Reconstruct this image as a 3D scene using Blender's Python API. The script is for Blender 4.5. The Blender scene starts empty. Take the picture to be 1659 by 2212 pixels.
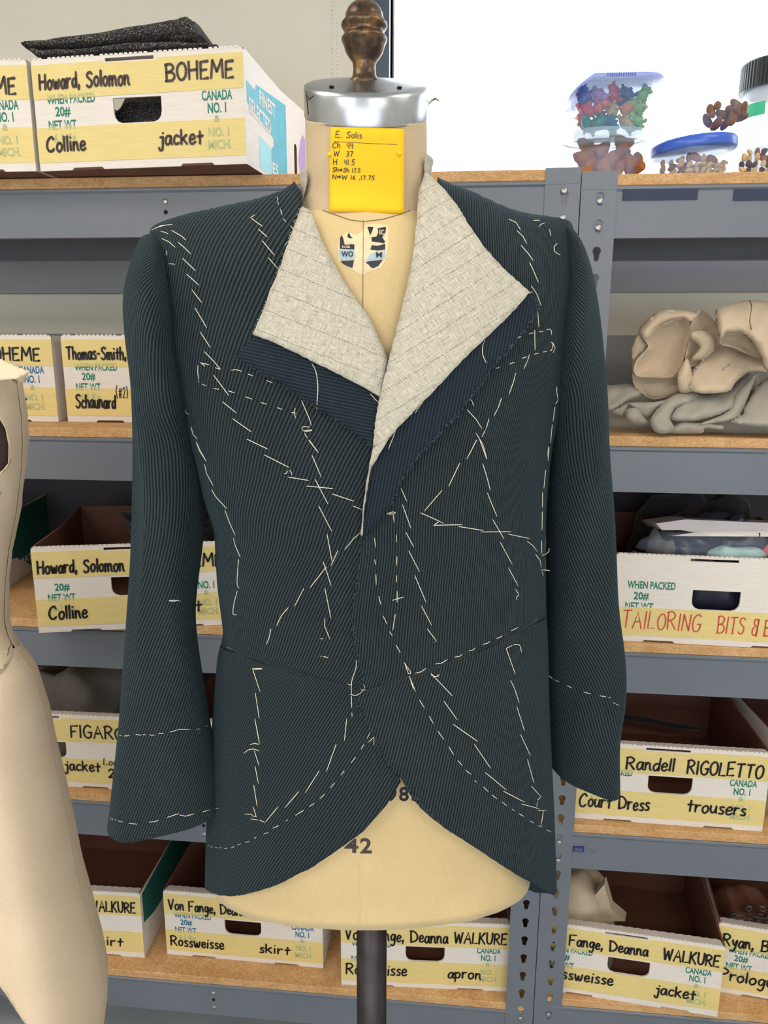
import bpy, math, random
import numpy as np
from mathutils import Vector, Matrix
from mathutils.geometry import delaunay_2d_cdt
from mathutils.bvhtree import BVHTree
random.seed(7)
SC = bpy.context.scene
COL = SC.collection
PI = math.pi

# ------------------------------------------------------------------ camera
ZC = 1.75                                  # height of the lens above the floor
FPX = 1633.15                              # focal length in pixels of the 1659 x 2212 frame
YAW, PITCH, ROLL = [math.radians(a) for a in (5.636, 12.92, 0.2)]
FWD = np.array([-math.sin(YAW)*math.cos(PITCH), math.cos(YAW)*math.cos(PITCH), -math.sin(PITCH)])
RGT = np.array([math.cos(YAW), math.sin(YAW), 0.0])
UPV = np.cross(RGT, FWD)
MR = np.array([RGT*math.cos(ROLL)+UPV*math.sin(ROLL), UPV*math.cos(ROLL)-RGT*math.sin(ROLL), FWD])
CAMP = np.array([0.0, 0.0, ZC])
cam_d = bpy.data.cameras.new('camera')
cam_d.sensor_fit = 'VERTICAL'
cam_d.sensor_height = 24.0
cam_d.lens = 24.0*FPX/2212.0
cam_d.clip_start = 0.05
cam = bpy.data.objects.new('camera', cam_d)
COL.objects.link(cam)
cam.matrix_world = Matrix(((MR[0][0], MR[1][0], -MR[2][0], 0), (MR[0][1], MR[1][1], -MR[2][1], 0), (MR[0][2], MR[1][2], -MR[2][2], ZC), (0, 0, 0, 1)))
SC.camera = cam

# ------------------------------------------------------------------ sky, lamps, exposure
w = bpy.data.worlds.new('sky'); SC.world = w
w.use_nodes = True
bg = w.node_tree.nodes['Background']
bg.inputs[0].default_value = (0.88, 0.94, 1.0, 1)
bg.inputs[1].default_value = 4.6
def area(name, loc, size, power, color, rot=(0, 0, 0)):
    l = bpy.data.lights.new(name, 'AREA'); l.shape = 'RECTANGLE'
    l.size, l.size_y = size; l.energy = power; l.color = color
    o = bpy.data.objects.new(name, l); o.location = loc; o.rotation_euler = rot
    COL.objects.link(o); return o
LAMPS = [(-1.3, -1.5, 34), (1.1, -1.5, 30), (-1.3, 0.45, 15), (1.3, 0.45, 12)]
for (x, y, e) in LAMPS:
    area('ceiling_lamp_light', (x, y, 2.885), (1.2, 0.6), e, (1.0, 0.90, 0.76))
SC.view_settings.view_transform = 'Standard'
SC.view_settings.look = 'None'
SC.view_settings.exposure = 0.0
SC.view_settings.gamma = 1.0
SC.view_settings.use_curve_mapping = False

# ------------------------------------------------------------------ pixel -> place helpers
def ray(x, y):
    return MR.T @ np.array([(x-829.5)/FPX, (1106-y)/FPX, 1.0])
def atY(x, y, Y):
    d = ray(x, y); return CAMP + d*(Y/d[1])
def atZ(x, y, Z):
    d = ray(x, y); return CAMP + d*((Z-ZC)/d[2])
AL = math.radians(7.0)
FU = np.array([math.cos(AL), math.sin(AL), 0.0])       # mannequin frame: to its left-right
FV = np.array([-math.sin(AL), math.cos(AL), 0.0])      # away from the camera
FO = np.array([-0.113, 0.923, 0.0])                    # its vertical axis
def atV(x, y, v):
    d = ray(x, y); t = (FO@FV + v - CAMP@FV)/(d@FV); return CAMP + d*t
def uw(x, y, v=0.0):
    p = atV(x, y, v); return (p-FO)@FU, p[2]
def form_pt(u, v, z):
    return FO + FU*u + FV*v + np.array([0, 0, z])

# ------------------------------------------------------------------ materials
def srgb(r, g, b):
    def f(c):
        c /= 255.0
        return c/12.92 if c <= 0.04045 else ((c+0.055)/1.055)**2.4
    return (f(r), f(g), f(b), 1)
class NT:
    def __init__(s, name):
        s.m = bpy.data.materials.new(name); s.m.use_nodes = True
        s.t = s.m.node_tree; s.b = s.t.nodes['Principled BSDF']
    def n(s, typ, **kw):
        x = s.t.nodes.new(typ)
        for k, v in kw.items():
            if k in x.inputs.keys(): x.inputs[k].default_value = v
            else: setattr(x, k, v)
        return x
    def l(s, a, b): s.t.links.new(a, b)
    def coord(s, kind='Object', scale=(1, 1, 1), rot=(0, 0, 0)):
        tc = s.n('ShaderNodeTexCoord'); mp = s.n('ShaderNodeMapping')
        mp.inputs['Scale'].default_value = scale; mp.inputs['Rotation'].default_value = rot
        s.l(tc.outputs[kind], mp.inputs['Vector']); return mp.outputs[0]
    def ramp(s, fac, stops, interp='LINEAR'):
        r = s.n('ShaderNodeValToRGB'); r.color_ramp.interpolation = interp
        e = r.color_ramp.elements
        while len(e) < len(stops): e.new(0.5)
        for k, (p, c) in enumerate(stops): e[k].position = p; e[k].color = c
        s.l(fac, r.inputs[0]); return r.outputs[0]
    def noise(s, vec, scale, detail=3, rough=0.5):
        x = s.n('ShaderNodeTexNoise'); x.inputs['Scale'].default_value = scale
        x.inputs['Detail'].default_value = detail; x.inputs['Roughness'].default_value = rough
        s.l(vec, x.inputs['Vector']); return x.outputs[0]
    def mix(s, fac, a, b, mode='MIX'):
        x = s.n('ShaderNodeMix'); x.data_type = 'RGBA'; x.blend_type = mode
        for sock, val in ((x.inputs[0], fac), (x.inputs[6], a), (x.inputs[7], b)):
            if isinstance(val, (int, float)): sock.default_value = val
            elif isinstance(val, tuple): sock.default_value = val
            else: s.l(val, sock)
        return x.outputs[2]
    def math(s, op, a, b=None):
        x = s.n('ShaderNodeMath'); x.operation = op
        for sock, val in ((x.inputs[0], a), (x.inputs[1], b)):
            if val is None: continue
            if isinstance(val, (int, float)): sock.default_value = val
            else: s.l(val, sock)
        return x.outputs[0]
    def bump(s, h, strength=0.3, dist=0.001):
        x = s.n('ShaderNodeBump'); x.inputs['Strength'].default_value = strength
        x.inputs['Distance'].default_value = dist
        s.l(h, x.inputs['Height']); s.l(x.outputs[0], s.b.inputs['Normal'])
    def col(s, c):
        if isinstance(c, tuple): s.b.inputs['Base Color'].default_value = c
        else: s.l(c, s.b.inputs['Base Color'])
    def rough(s, r): s.b.inputs['Roughness'].default_value = r
def plain(name, c, rough=0.6, var=0.12, scale=30, metal=0.0, bump=0.0, bscale=200):
    t = NT(name); v = t.coord('Object')
    n = t.noise(v, scale, 4)
    d = tuple(x*(1-var) for x in c[:3])+(1,); e = tuple(min(1, x*(1+var)) for x in c[:3])+(1,)
    t.col(t.ramp(n, [(0.3, d), (0.7, e)])); t.rough(rough)
    t.b.inputs['Metallic'].default_value = metal
    if bump: t.bump(t.noise(v, bscale, 2), bump, 0.0006)
    return t.m
def cloth(name, c, rough=0.9, weave=900, var=0.15, sheen=0.2):
    t = NT(name); v = t.coord('Object')
    n = t.noise(v, 14, 3); m = t.noise(v, weave, 2)
    d = tuple(x*(1-var) for x in c[:3])+(1,)
    a = t.ramp(n, [(0.3, d), (0.7, c)])
    t.col(t.mix(0.25, a, t.ramp(m, [(0.35, (0.35, 0.35, 0.35, 1)), (0.65, (1, 1, 1, 1))]), 'MULTIPLY'))
    t.rough(rough); t.b.inputs['Sheen Weight'].default_value = sheen
    t.bump(m, 0.25, 0.0005); return t.m

M = {}
M['wall'] = plain('cream_wall_paint', srgb(226, 223, 210), 0.9, 0.02, 3, bump=0.05)
M['ceil'] = plain('white_ceiling_paint', srgb(225, 223, 215), 0.9, 0.02, 3)
M['floor'] = plain('grey_vinyl_floor', srgb(150, 160, 170), 0.45, 0.08, 6)
M['gray'] = plain('grey_rack_enamel', srgb(108, 114, 126), 0.36, 0.03, 5)
M['ledge'] = plain('grey_ledge_paint', srgb(150, 152, 158), 0.6, 0.03, 5)
M['frame'] = plain('dark_window_frame', srgb(70, 82, 98), 0.4, 0.03, 5)
M['navy'] = plain('navy_slot_and_print', srgb(22, 36, 70), 0.5, 0.05, 9)
M['steel'] = plain('rivet_steel', srgb(170, 168, 165), 0.3, 0.05, 60, metal=0.8)
def m_board():
    t = NT('particle_board'); v = t.coord('Object', (1, 1, 2.2))
    a = t.noise(v, 170, 5, 0.7); b = t.noise(v, 22, 2)
    c = t.ramp(a, [(0.25, srgb(138, 92, 50)), (0.42, srgb(190, 142, 90)), (0.62, srgb(214, 172, 122)), (0.8, srgb(232, 200, 155))])
    t.col(t.mix(0.25, c, t.ramp(b, [(0.3, srgb(170, 120, 70)), (0.7, srgb(230, 195, 150))])))
    t.rough(0.75); t.bump(a, 0.35, 0.001); return t.m
M['board'] = m_board()
def m_card(name, c, streak=True):
    t = NT(name); v = t.coord('Object', (6, 6, 90) if streak else (1, 1, 1))
    n = t.noise(v, 4 if streak else 30, 3); q = t.noise(t.coord('Object'), 16, 4)
    d = tuple(x*0.90 for x in c[:3])+(1,)
    a = t.ramp(n, [(0.35, d), (0.65, c)])
    t.col(t.mix(0.25, a, t.ramp(q, [(0.3, d), (0.65, c)])))
    t.rough(0.62); t.bump(n, 0.12, 0.0006); return t.m
M['white'] = m_card('white_box_card', srgb(228, 220, 214))
M['kraft'] = m_card('brown_kraft_card', srgb(118, 76, 62))
M['tape'] = m_card('yellow_masking_tape', srgb(228, 206, 138))
M['ink'] = plain('black_marker_ink', srgb(18, 15, 24), 0.4, 0.05)
M['purpleink'] = plain('dark_plum_marker_ink', srgb(44, 22, 34), 0.4, 0.05)
M['red'] = plain('red_marker_ink', srgb(200, 62, 44), 0.5, 0.05)
M['green'] = plain('green_carton_print', srgb(18, 120, 98), 0.6, 0.08, 200)
M['blue'] = plain('blue_carton_print', srgb(26, 104, 150), 0.6, 0.08, 200)
M['teal'] = plain('teal_carton_print', srgb(12, 92, 86), 0.5, 0.10, 40)
M['cyan'] = plain('cyan_carton_print', srgb(50, 165, 188), 0.5, 0.12, 40)
M['palecyan'] = plain('pale_cyan_carton_print', srgb(140, 205, 215), 0.5, 0.08, 40)
M['lilac'] = plain('lilac_carton_print', srgb(180, 150, 205), 0.5, 0.06, 40)
M['faint'] = plain('print_seen_through_tape', srgb(176, 184, 132), 0.6, 0.05, 200)
M['yellow'] = plain('yellow_note_paper', srgb(250, 196, 8), 0.7, 0.02, 60)
M['pin'] = plain('yellow_pin_head', srgb(225, 200, 30), 0.3, 0.02)
M['thread'] = plain('white_basting_thread', srgb(232, 226, 206), 0.8, 0.05, 400)
M['pen'] = plain('blue_black_pen', srgb(48, 42, 30), 0.5, 0.05)
M['alu'] = plain('brushed_aluminium', srgb(178, 182, 192), 0.30, 0.06, 40, metal=1.0)
M['brass'] = plain('tarnished_brass', srgb(165, 140, 80), 0.4, 0.2, 40, metal=0.9)
M['pole'] = plain('dark_iron_pole', srgb(62, 58, 62), 0.45, 0.35, 25, metal=0.7)
M['canvas'] = cloth('cream_form_canvas', srgb(226, 198, 146), 0.85, 1200, 0.10)
M['neckc'] = cloth('worn_neck_canvas', srgb(212, 186, 150), 0.8, 1200, 0.10)
M['muslin'] = cloth('ivory_muslin', srgb(238, 214, 184), 0.9, 1000, 0.06)
M['canvascloth'] = cloth('natural_calico', srgb(214, 194, 168), 0.9, 700, 0.08)
M['greycloth'] = cloth('grey_calico', srgb(176, 170, 158), 0.9, 700, 0.10)
M['darkcloth'] = cloth('charcoal_wool', srgb(44, 42, 50), 0.95, 500, 0.3)
M['seam'] = plain('seam_thread_brown', srgb(120, 98, 74), 0.8, 0.1)
M['decal_ink'] = plain('label_navy_ink', srgb(28, 36, 50), 0.5, 0.1)
M['decal_pale'] = plain('label_pale_blue', srgb(168, 190, 205), 0.5, 0.05)
M['decal_scar'] = plain('peeled_label_paper', srgb(226, 206, 168), 0.7, 0.08, 120)
M['greydark'] = cloth('dark_grey_cloth', srgb(110, 104, 98), 0.9, 500, 0.15)
M['navybag'] = plain('dark_bagged_cloth', srgb(46, 48, 66), 0.25, 0.3, 20)
M['stain'] = plain('stamp_ink', srgb(66, 58, 52), 0.7, 0.15, 300)
def m_bronze():
    t = NT('antique_bronze'); v = t.coord('Object')
    n = t.noise(v, 45, 6, 0.7)
    t.col(t.ramp(n, [(0.38, srgb(54, 46, 46)), (0.53, srgb(96, 76, 58)), (0.68, srgb(172, 128, 74))]))
    t.b.inputs['Metallic'].default_value = 0.65; t.rough(0.33); t.bump(n, 0.15, 0.0008); return t.m
M['bronze'] = m_bronze()
def m_tweed():
    t = NT('black_tweed'); v = t.coord('Object')
    n = t.noise(v, 420, 3, 0.7)
    t.col(t.ramp(n, [(0.44, srgb(24, 25, 32)), (0.56, srgb(64, 62, 64)), (0.64, srgb(165, 155, 138))]))
    t.rough(0.95); t.bump(n, 0.8, 0.002); return t.m
M['tweed'] = m_tweed()
def m_rib(name, dark, light, period=0.0038, strength=0.7):
    # ribs run along UV y; UV is in metres
    t = NT(name); uvn = t.n('ShaderNodeUVMap'); uvn.uv_map = 'UVMap'
    sep = t.n('ShaderNodeSeparateXYZ'); t.l(uvn.outputs[0], sep.inputs[0])
    wob = t.noise(uvn.outputs[0], 60, 2)
    x = t.math('ADD', t.math('MULTIPLY', sep.outputs[0], 2*PI/period), t.math('MULTIPLY', wob, 2.2))
    s = t.math('SINE', x); r = t.math('MULTIPLY', t.math('ADD', s, 1.0), 0.5)
    k = t.math('ADD', t.math('MULTIPLY', t.math('SINE', t.math('ADD', t.math('MULTIPLY', sep.outputs[1], 2*PI/0.0017), t.math('MULTIPLY', s, 0.8))), 0.5), 0.5)
    h = t.math('ADD', t.math('MULTIPLY', r, 0.75), t.math('MULTIPLY', k, 0.25))
    fine = t.noise(uvn.outputs[0], 1500, 2)
    h2 = t.math('ADD', h, t.math('MULTIPLY', t.math('SUBTRACT', fine, 0.5), 0.5))
    big = t.noise(uvn.outputs[0], 9, 2)
    c = t.ramp(h2, [(0.15, dark), (0.92, light)])
    t.col(t.mix(0.3, c, t.ramp(big, [(0.3, (0.55, 0.58, 0.6, 1)), (0.7, (1, 1, 1, 1))]), 'MULTIPLY'))
    t.rough(0.92); t.b.inputs['Sheen Weight'].default_value = 0.12
    t.b.inputs['Sheen Roughness'].default_value = 0.4
    t.b.inputs['Sheen Tint'].default_value = srgb(110, 175, 200)
    t.b.inputs['Specular IOR Level'].default_value = 0.15
    t.bump(h2, strength, 0.0012); return t.m
M['rib'] = m_rib('dark_green_blue_ribbed_wool', srgb(17, 24, 28), srgb(62, 72, 77))
M['ribback'] = m_rib('wrong_side_of_ribbed_wool', srgb(24, 31, 40), srgb(48, 58, 68), 0.0034, 0.3)
def m_plaid():
    t = NT('oatmeal_windowpane_wool'); uvn = t.n('ShaderNodeUVMap'); uvn.uv_map = 'UVMap'
    def st(sc): 
        mp = t.n('ShaderNodeMapping'); mp.inputs['Scale'].default_value = sc; t.l(uvn.outputs[0], mp.inputs['Vector']); return mp.outputs[0]
    a = t.noise(st((1, 14, 1)), 90, 3); b = t.noise(st((14, 1, 1)), 90, 3); f = t.noise(uvn.outputs[0], 1300, 3, 0.7)
    h = t.math('ADD', t.math('ADD', t.math('MULTIPLY', a, 0.35), t.math('MULTIPLY', b, 0.35)), t.math('MULTIPLY', f, 0.45))
    c = t.ramp(h, [(0.40, srgb(116, 110, 101)), (0.58, srgb(190, 184, 169)), (0.72, srgb(226, 220, 204))])
    sep = t.n('ShaderNodeSeparateXYZ'); t.l(uvn.outputs[0], sep.inputs[0])
    wob = t.math('MULTIPLY', t.math('SUBTRACT', t.noise(uvn.outputs[0], 25, 2), 0.5), 0.0022)
    lines = None
    for ax, per in ((1, 0.0215), (0, 0.031)):
        fr = t.math('FRACT', t.math('DIVIDE', t.math('ADD', sep.outputs[ax], wob), per))
        ln = t.math('LESS_THAN', t.math('ABSOLUTE', t.math('SUBTRACT', fr, 0.5)), 0.020 if ax == 1 else 0.008)
        if ax == 0: ln = t.math('MULTIPLY', ln, 0.45)
        ln = t.math('MULTIPLY', ln, t.ramp(t.noise(uvn.outputs[0], 600, 2), [(0.38, (0, 0, 0, 1)), (0.6, (1, 1, 1, 1))]))
        lines = ln if lines is None else t.math('MAXIMUM', lines, ln)
    t.col(t.mix(t.math('MULTIPLY', lines, 0.75 ), c, srgb(84, 74, 66)))
    t.rough(0.9); t.b.inputs['Sheen Weight'].default_value = 0.2; t.bump(h, 0.5, 0.0008); return t.m
M['plaid'] = m_plaid()
def m_clear(name, c, rough=0.08, alpha=0.25, trans=True):
    t = NT(name); v = t.coord('Object'); n = t.noise(v, 18, 2)
    t.col(c); t.rough(rough)
    t.b.inputs['Alpha'].default_value = alpha
    t.b.inputs['Specular IOR Level'].default_value = 0.6
    t.bump(n, 0.15, 0.002); return t.m
M['clear'] = m_clear('clear_plastic', srgb(150, 190, 235), 0.1, 0.15)
M['lidclear'] = m_clear('frosted_plastic', srgb(175, 205, 230), 0.2, 0.5)
M['bag'] = m_clear('clear_bag_film', srgb(165, 185, 215), 0.12, 0.14)
M['bluelid'] = m_clear('blue_lid_plastic', srgb(20, 90, 215), 0.25, 0.9)
M['skylid'] = m_clear('periwinkle_lid_plastic', srgb(70, 110, 215), 0.25, 0.72)
M['blacklid'] = plain('black_ribbed_lid', srgb(22, 32, 38), 0.35, 0.1)
M['jar'] = m_clear('milky_jar_plastic', srgb(222, 236, 244), 0.15, 0.65)
M['peanut'] = plain('peanut_skin', srgb(222, 182, 120), 0.6, 0.15, 60)
M['almond'] = plain('almond_skin', srgb(150, 88, 56), 0.6, 0.2, 60)
M['pecan'] = plain('pecan_shell', srgb(120, 78, 54), 0.5, 0.3, 80)
M['raisin'] = plain('raisin_skin', srgb(60, 38, 36), 0.5, 0.2, 80)
M['cracker'] = plain('toasted_snack', srgb(176, 104, 44), 0.6, 0.3, 70, bump=0.3, bscale=80)
GUM = []
for k, c in enumerate([(226, 40, 60), (90, 80, 205), (150, 200, 80), (236, 150, 70), (60, 160, 120), (220, 195, 110), (200, 150, 225), (60, 110, 150), (240, 120, 90), (50, 60, 130)]):
    t = NT(['red', 'violet', 'lime', 'orange', 'green', 'honey', 'lilac', 'blue', 'coral', 'indigo'][k]+'_gummy_jelly'); t.col(srgb(*c)); t.rough(0.3)
    t.b.inputs['Subsurface Weight'].default_value = 0.6; t.b.inputs['Subsurface Radius'].default_value = (0.01, 0.01, 0.01)
    t.b.inputs['Transmission Weight'].default_value = 0.25
    GUM.append(t.m)

# ------------------------------------------------------------------ mesh helpers
ORG = {}
def org(parent):
    return ORG.get(parent.name, np.zeros(3)) if parent is not None else np.zeros(3)
def empty(name, loc=(0, 0, 0), rz=0.0):
    o = bpy.data.objects.new(name, None); COL.objects.link(o)
    o.empty_display_size = 0.05; o.location = loc; o.rotation_euler = (0, 0, rz)
    ORG[o.name] = np.array(loc, float); return o
def tag(o, label=None, cat=None, group=None, kind=None):
    for k, v in (('label', label), ('category', cat), ('group', group), ('kind', kind)):
        if v: o[k] = v
    return o
def mesh(name, V, F, mat=None, smooth=False, uv=None, mats=None, midx=None):
    me = bpy.data.meshes.new(name)
    me.from_pydata([tuple(float(c) for c in v) for v in V], [], [tuple(int(i) for i in f) for f in F])
    for m in (mats or ([mat] if mat else [])): me.materials.append(m)
    if midx is not None: me.polygons.foreach_set('material_index', midx)
    if smooth: me.polygons.foreach_set('use_smooth', [True]*len(me.polygons))
    if uv is not None:
        l = me.uv_layers.new(name='UVMap')
        idx = np.zeros(len(me.loops), int); me.loops.foreach_get('vertex_index', idx)
        l.data.foreach_set('uv', np.asarray(uv, float)[idx].ravel())
    me.update(); return me
def obj(name, V, F, mat=None, parent=None, world=False, smooth=False, uv=None, label=None, **kw):
    V = np.asarray(V, float).reshape(-1, 3)
    if world: V = V - org(parent)
    o = bpy.data.objects.new(name, mesh(name, V, F, mat, smooth, uv, **kw)); COL.objects.link(o)
    if parent is not None:
        o.parent = parent; ORG[o.name] = org(parent)
    if label: o['label'] = label
    return o
class MB:
    def __init__(s): s.V = []; s.F = []
    def add(s, V, F):
        n = len(s.V); s.V += [tuple(map(float, v)) for v in V]; s.F += [tuple(i+n for i in f) for f in F]; return s
    def box(s, x0, x1, y0, y1, z0, z1):
        return s.add([(x0, y0, z0), (x1, y0, z0), (x1, y1, z0), (x0, y1, z0), (x0, y0, z1), (x1, y0, z1), (x1, y1, z1), (x0, y1, z1)],
                     [(0, 3, 2, 1), (4, 5, 6, 7), (0, 1, 5, 4), (1, 2, 6, 5), (2, 3, 7, 6), (3, 0, 4, 7)])
    def lathe(s, prof, c=(0, 0, 0), n=32, sx=1, sy=1, cap=True):
        V = []; F = []
        for r, z in prof:
            for k in range(n):
                a = 2*PI*k/n; V.append((c[0]+r*sx*math.cos(a), c[1]+r*sy*math.sin(a), c[2]+z))
        for i in range(len(prof)-1):
            for k in range(n):
                F.append((i*n+k, i*n+(k+1) % n, (i+1)*n+(k+1) % n, (i+1)*n+k))
        if cap: F.append(tuple(range(n-1, -1, -1))); F.append(tuple((len(prof)-1)*n+k for k in range(n)))
        return s.add(V, F)
    def tube(s, pts, r, n=6):
        pts = [np.array(p, float) for p in pts]; V = []; F = []
        for i, p in enumerate(pts):
            d = pts[min(i+1, len(pts)-1)]-pts[max(i-1, 0)]; d = d/(np.linalg.norm(d)+1e-9)
            a = np.cross(d, [0.13, 0.2, 0.97] if abs(d[2]) < 0.9 else [1, 0, 0]); a /= np.linalg.norm(a); b = np.cross(d, a)
            rr = r[i] if isinstance(r, (list, tuple)) else r
            for k in range(n):
                t = 2*PI*k/n; V.append(p+a*rr*math.cos(t)+b*rr*math.sin(t))
        for i in range(len(pts)-1):
            for k in range(n): F.append((i*n+k, i*n+(k+1) % n, (i+1)*n+(k+1) % n, (i+1)*n+k))
        F.append(tuple(range(n-1, -1, -1))); F.append(tuple((len(pts)-1)*n+k for k in range(n)))
        return s.add(V, F)
    def ell(s, c, r, rot=None, n=10, m=6, fn=None):
        V = [(0, 0, -1)]; F = []
        for i in range(1, m):
            ph = -PI/2+PI*i/m
            for k in range(n): V.append((math.cos(ph)*math.cos(2*PI*k/n), math.cos(ph)*math.sin(2*PI*k/n), math.sin(ph)))
        V.append((0, 0, 1))
        for k in range(n): F.append((0, 1+(k+1) % n, 1+k))
        for i in range(m-2):
            for k in range(n): F.append((1+i*n+k, 1+i*n+(k+1) % n, 1+(i+1)*n+(k+1) % n, 1+(i+1)*n+k))
        L = len(V)-1
        for k in range(n): F.append((1+(m-2)*n+k, 1+(m-2)*n+(k+1) % n, L))
        V = np.array(V)
        if fn: V = fn(V)
        V = V*np.array(r)
        if rot is not None: V = V@np.array(rot).T
        return s.add(V+np.array(c), F)
    def done(s, name, mat, parent=None, smooth=False, **kw): return obj(name, s.V, s.F, mat, parent, smooth=smooth, **kw)
def rotm(ax, ay, az):
    return np.array(Matrix.Rotation(az, 3, 'Z') @ Matrix.Rotation(ay, 3, 'Y') @ Matrix.Rotation(ax, 3, 'X'))
def inpoly(P, poly):
    x, y = P[:, 0], P[:, 1]; r = np.zeros(len(P), bool); n = len(poly)
    for i in range(n):
        x0, y0 = poly[i]; x1, y1 = poly[(i+1) % n]
        if y0 == y1: continue
        c = ((y0 > y) != (y1 > y)) & (x < (x1-x0)*(y-y0)/(y1-y0)+x0); r ^= c
    return r
def resample(poly, step, closed=True, jit=0.0, rnd=random):
    out = []; n = len(poly)
    for i in range(n if closed else n-1):
        a = np.array(poly[i], float); b = np.array(poly[(i+1) % n], float); d = b-a; L = np.linalg.norm(d)
        k = max(1, int(round(L/step))); nn = np.array([-d[1], d[0]])/(L+1e-12)
        for j in range(k):
            p = a+d*j/k
            if j and jit: p = p+nn*rnd.uniform(-jit, jit)
            out.append(p)
    if not closed: out.append(np.array(poly[-1], float))
    return out
def cdt(outer, holes=(), step=None):
    """constrained triangulation of a flat outline with holes and, if step is given, inner points"""
    pts = [tuple(map(float, p)) for p in outer]; edges = [(i, (i+1) % len(outer)) for i in range(len(outer))]
    for h in holes:
        b = len(pts); pts += [tuple(map(float, p)) for p in h]; edges += [(b+i, b+(i+1) % len(h)) for i in range(len(h))]
    if step:
        A = np.array(outer); lo, hi = A.min(0), A.max(0)
        g = []; r = 0; y = lo[1]
        while y < hi[1]:
            x = lo[0]+(step/2 if r % 2 else 0)
            while x < hi[0]: g.append((x, y)); x += step
            y += step*0.866; r += 1
        if g:
            g = np.array(g); ok = inpoly(g, outer)
            for h in holes: ok &= ~inpoly(g, h)
            g = g[ok]; E = np.array(pts); keep = []
            for q in g:
                if np.min(np.abs(E-q).sum(1)) > step*0.45: keep.append(tuple(q))
            pts += keep
    vs, _, fs, _, _, _ = delaunay_2d_cdt([Vector(p) for p in pts], edges, [], 0, 1e-7)
    V = np.array([tuple(v) for v in vs]); F = [tuple(f) for f in fs]
    C = np.array([V[list(f)].mean(0) for f in F]); ok = inpoly(C, outer)
    for h in holes: ok &= ~inpoly(C, h)
    F = [f for f, k in zip(F, ok) if k]
    G = []
    for f in F:
        a, b, c = V[f[0]], V[f[1]], V[f[2]]
        G.append(f if (b[0]-a[0])*(c[1]-a[1])-(b[1]-a[1])*(c[0]-a[0]) > 0 else f[::-1])
    return V, G
def thicken(P, F, off):
    """P: front points, off: vectors to the back sheet"""
    n = len(P); V = np.vstack([P, P+off]); G = list(F)+[tuple(i+n for i in f[::-1]) for f in F]
    cnt = {}
    for f in F:
        for i in range(len(f)):
            a, b = f[i], f[(i+1) % len(f)]; cnt[(a, b)] = 1
    for (a, b) in list(cnt):
        if (b, a) not in cnt: G.append((b, a, a+n, b+n))
    return V, G
def slab(name, outer, holes, depth, mat, parent, to3d, thickvec, **kw):
    V, F = cdt(outer, holes); P = np.array([to3d(*v) for v in V])
    V3, G = thicken(P, F, np.array(thickvec)*np.ones((len(P), 1)))
    return obj(name, V3, G, mat, parent, **kw)
def rounded(x0, x1, y0, y1, r, n=4):
    out = []
    for cx, cy, a0 in ((x1-r, y0+r, -90), (x1-r, y1-r, 0), (x0+r, y1-r, 90), (x0+r, y0+r, 180)):
        for k in range(n+1):
            a = math.radians(a0+90*k/n); out.append((cx+r*math.cos(a), cy+r*math.sin(a)))
    return out
def smooth_tab(xs, ys, k=0.03):
    o = np.argsort(xs); xs = np.array(xs, float)[o]; ys = np.array(ys, float)[o]
    n = 1000; h = (xs[-1]-xs[0])/n; m = max(1, int(round(k/h))); X = xs[0]+h*np.arange(-6*m, n+6*m+1)
    Y = np.interp(X, xs, ys)
    s0 = (ys[1]-ys[0])/(xs[1]-xs[0]); s1 = (ys[-1]-ys[-2])/(xs[-1]-xs[-2])
    Y = np.where(X < xs[0], ys[0]+s0*(X-xs[0]), Y); Y = np.where(X > xs[-1], ys[-1]+s1*(X-xs[-1]), Y)
    ker = np.exp(-0.5*(np.arange(-3*m, 3*m+1)/m)**2); ker /= ker.sum()
    X2 = X[3*m:len(X)-3*m]; Y2 = np.convolve(Y, ker, mode='valid')
    return lambda q: np.interp(q, X2, Y2)

# ------------------------------------------------------------------ the room
X0, X1, Y0, Y1, ZT = -2.8, 3.0, -2.6, 2.0, 2.95
def struct(name, mb, mat, parent=None):
    o = mb.done(name, mat, parent)
    if parent is None: o['kind'] = 'structure'
    return o
struct('floor', MB().box(X0-.15, X1+.15, Y0-.15, Y1+.15, -0.1, 0), M['floor'])
struct('ceiling', MB().box(X0-.15, X1+.15, Y0-.15, Y1+.15, ZT, ZT+0.1), M['ceil'])
WX0, WX1, WZ0, WZ1 = -0.186, 2.45, 1.75+0.205, 2.85
struct('wall_left', MB().box(X0-.15, X0, Y0, Y1, 0, ZT), M['wall'])
struct('wall_right', MB().box(X1, X1+.15, Y0, Y1, 0, ZT), M['wall'])
V, F = cdt([(X0-.15, 0), (X1+.15, 0), (X1+.15, ZT), (X0-.15, ZT)], [[(-1.9, 1.0), (1.9, 1.0), (1.9, 2.5), (-1.9, 2.5)]])
P3 = np.array([(a, Y0, b) for a, b in V]); P3, G = thicken(P3, [f[::-1] for f in F], np.array([0, -0.15, 0])*np.ones((len(P3), 1)))
o = obj('wall_front', P3, G, M['wall']); o['kind'] = 'structure'
w2 = empty('fill_window', (0, Y0, 1.0)); w2['kind'] = 'structure'  # added window behind the camera, lets in sky fill from the front
for x0_, x1_, z0_, z1_ in ((-1.9, 1.9, 0, .05), (-1.9, 1.9, 1.45, 1.5), (-1.9, -1.85, .05, 1.45), (1.85, 1.9, .05, 1.45), (-.025, .025, .05, 1.45)):
    MB().box(x0_, x1_, -.1, -.04, z0_, z1_).done('window_frame', M['frame'], w2)
MB().box(-1.85, 1.85, -.075, -.070, .05, 1.45).done('window_pane', m_clear('window_glass', (1, 1, 1, 1), 0.0, 0.04), w2)
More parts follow.
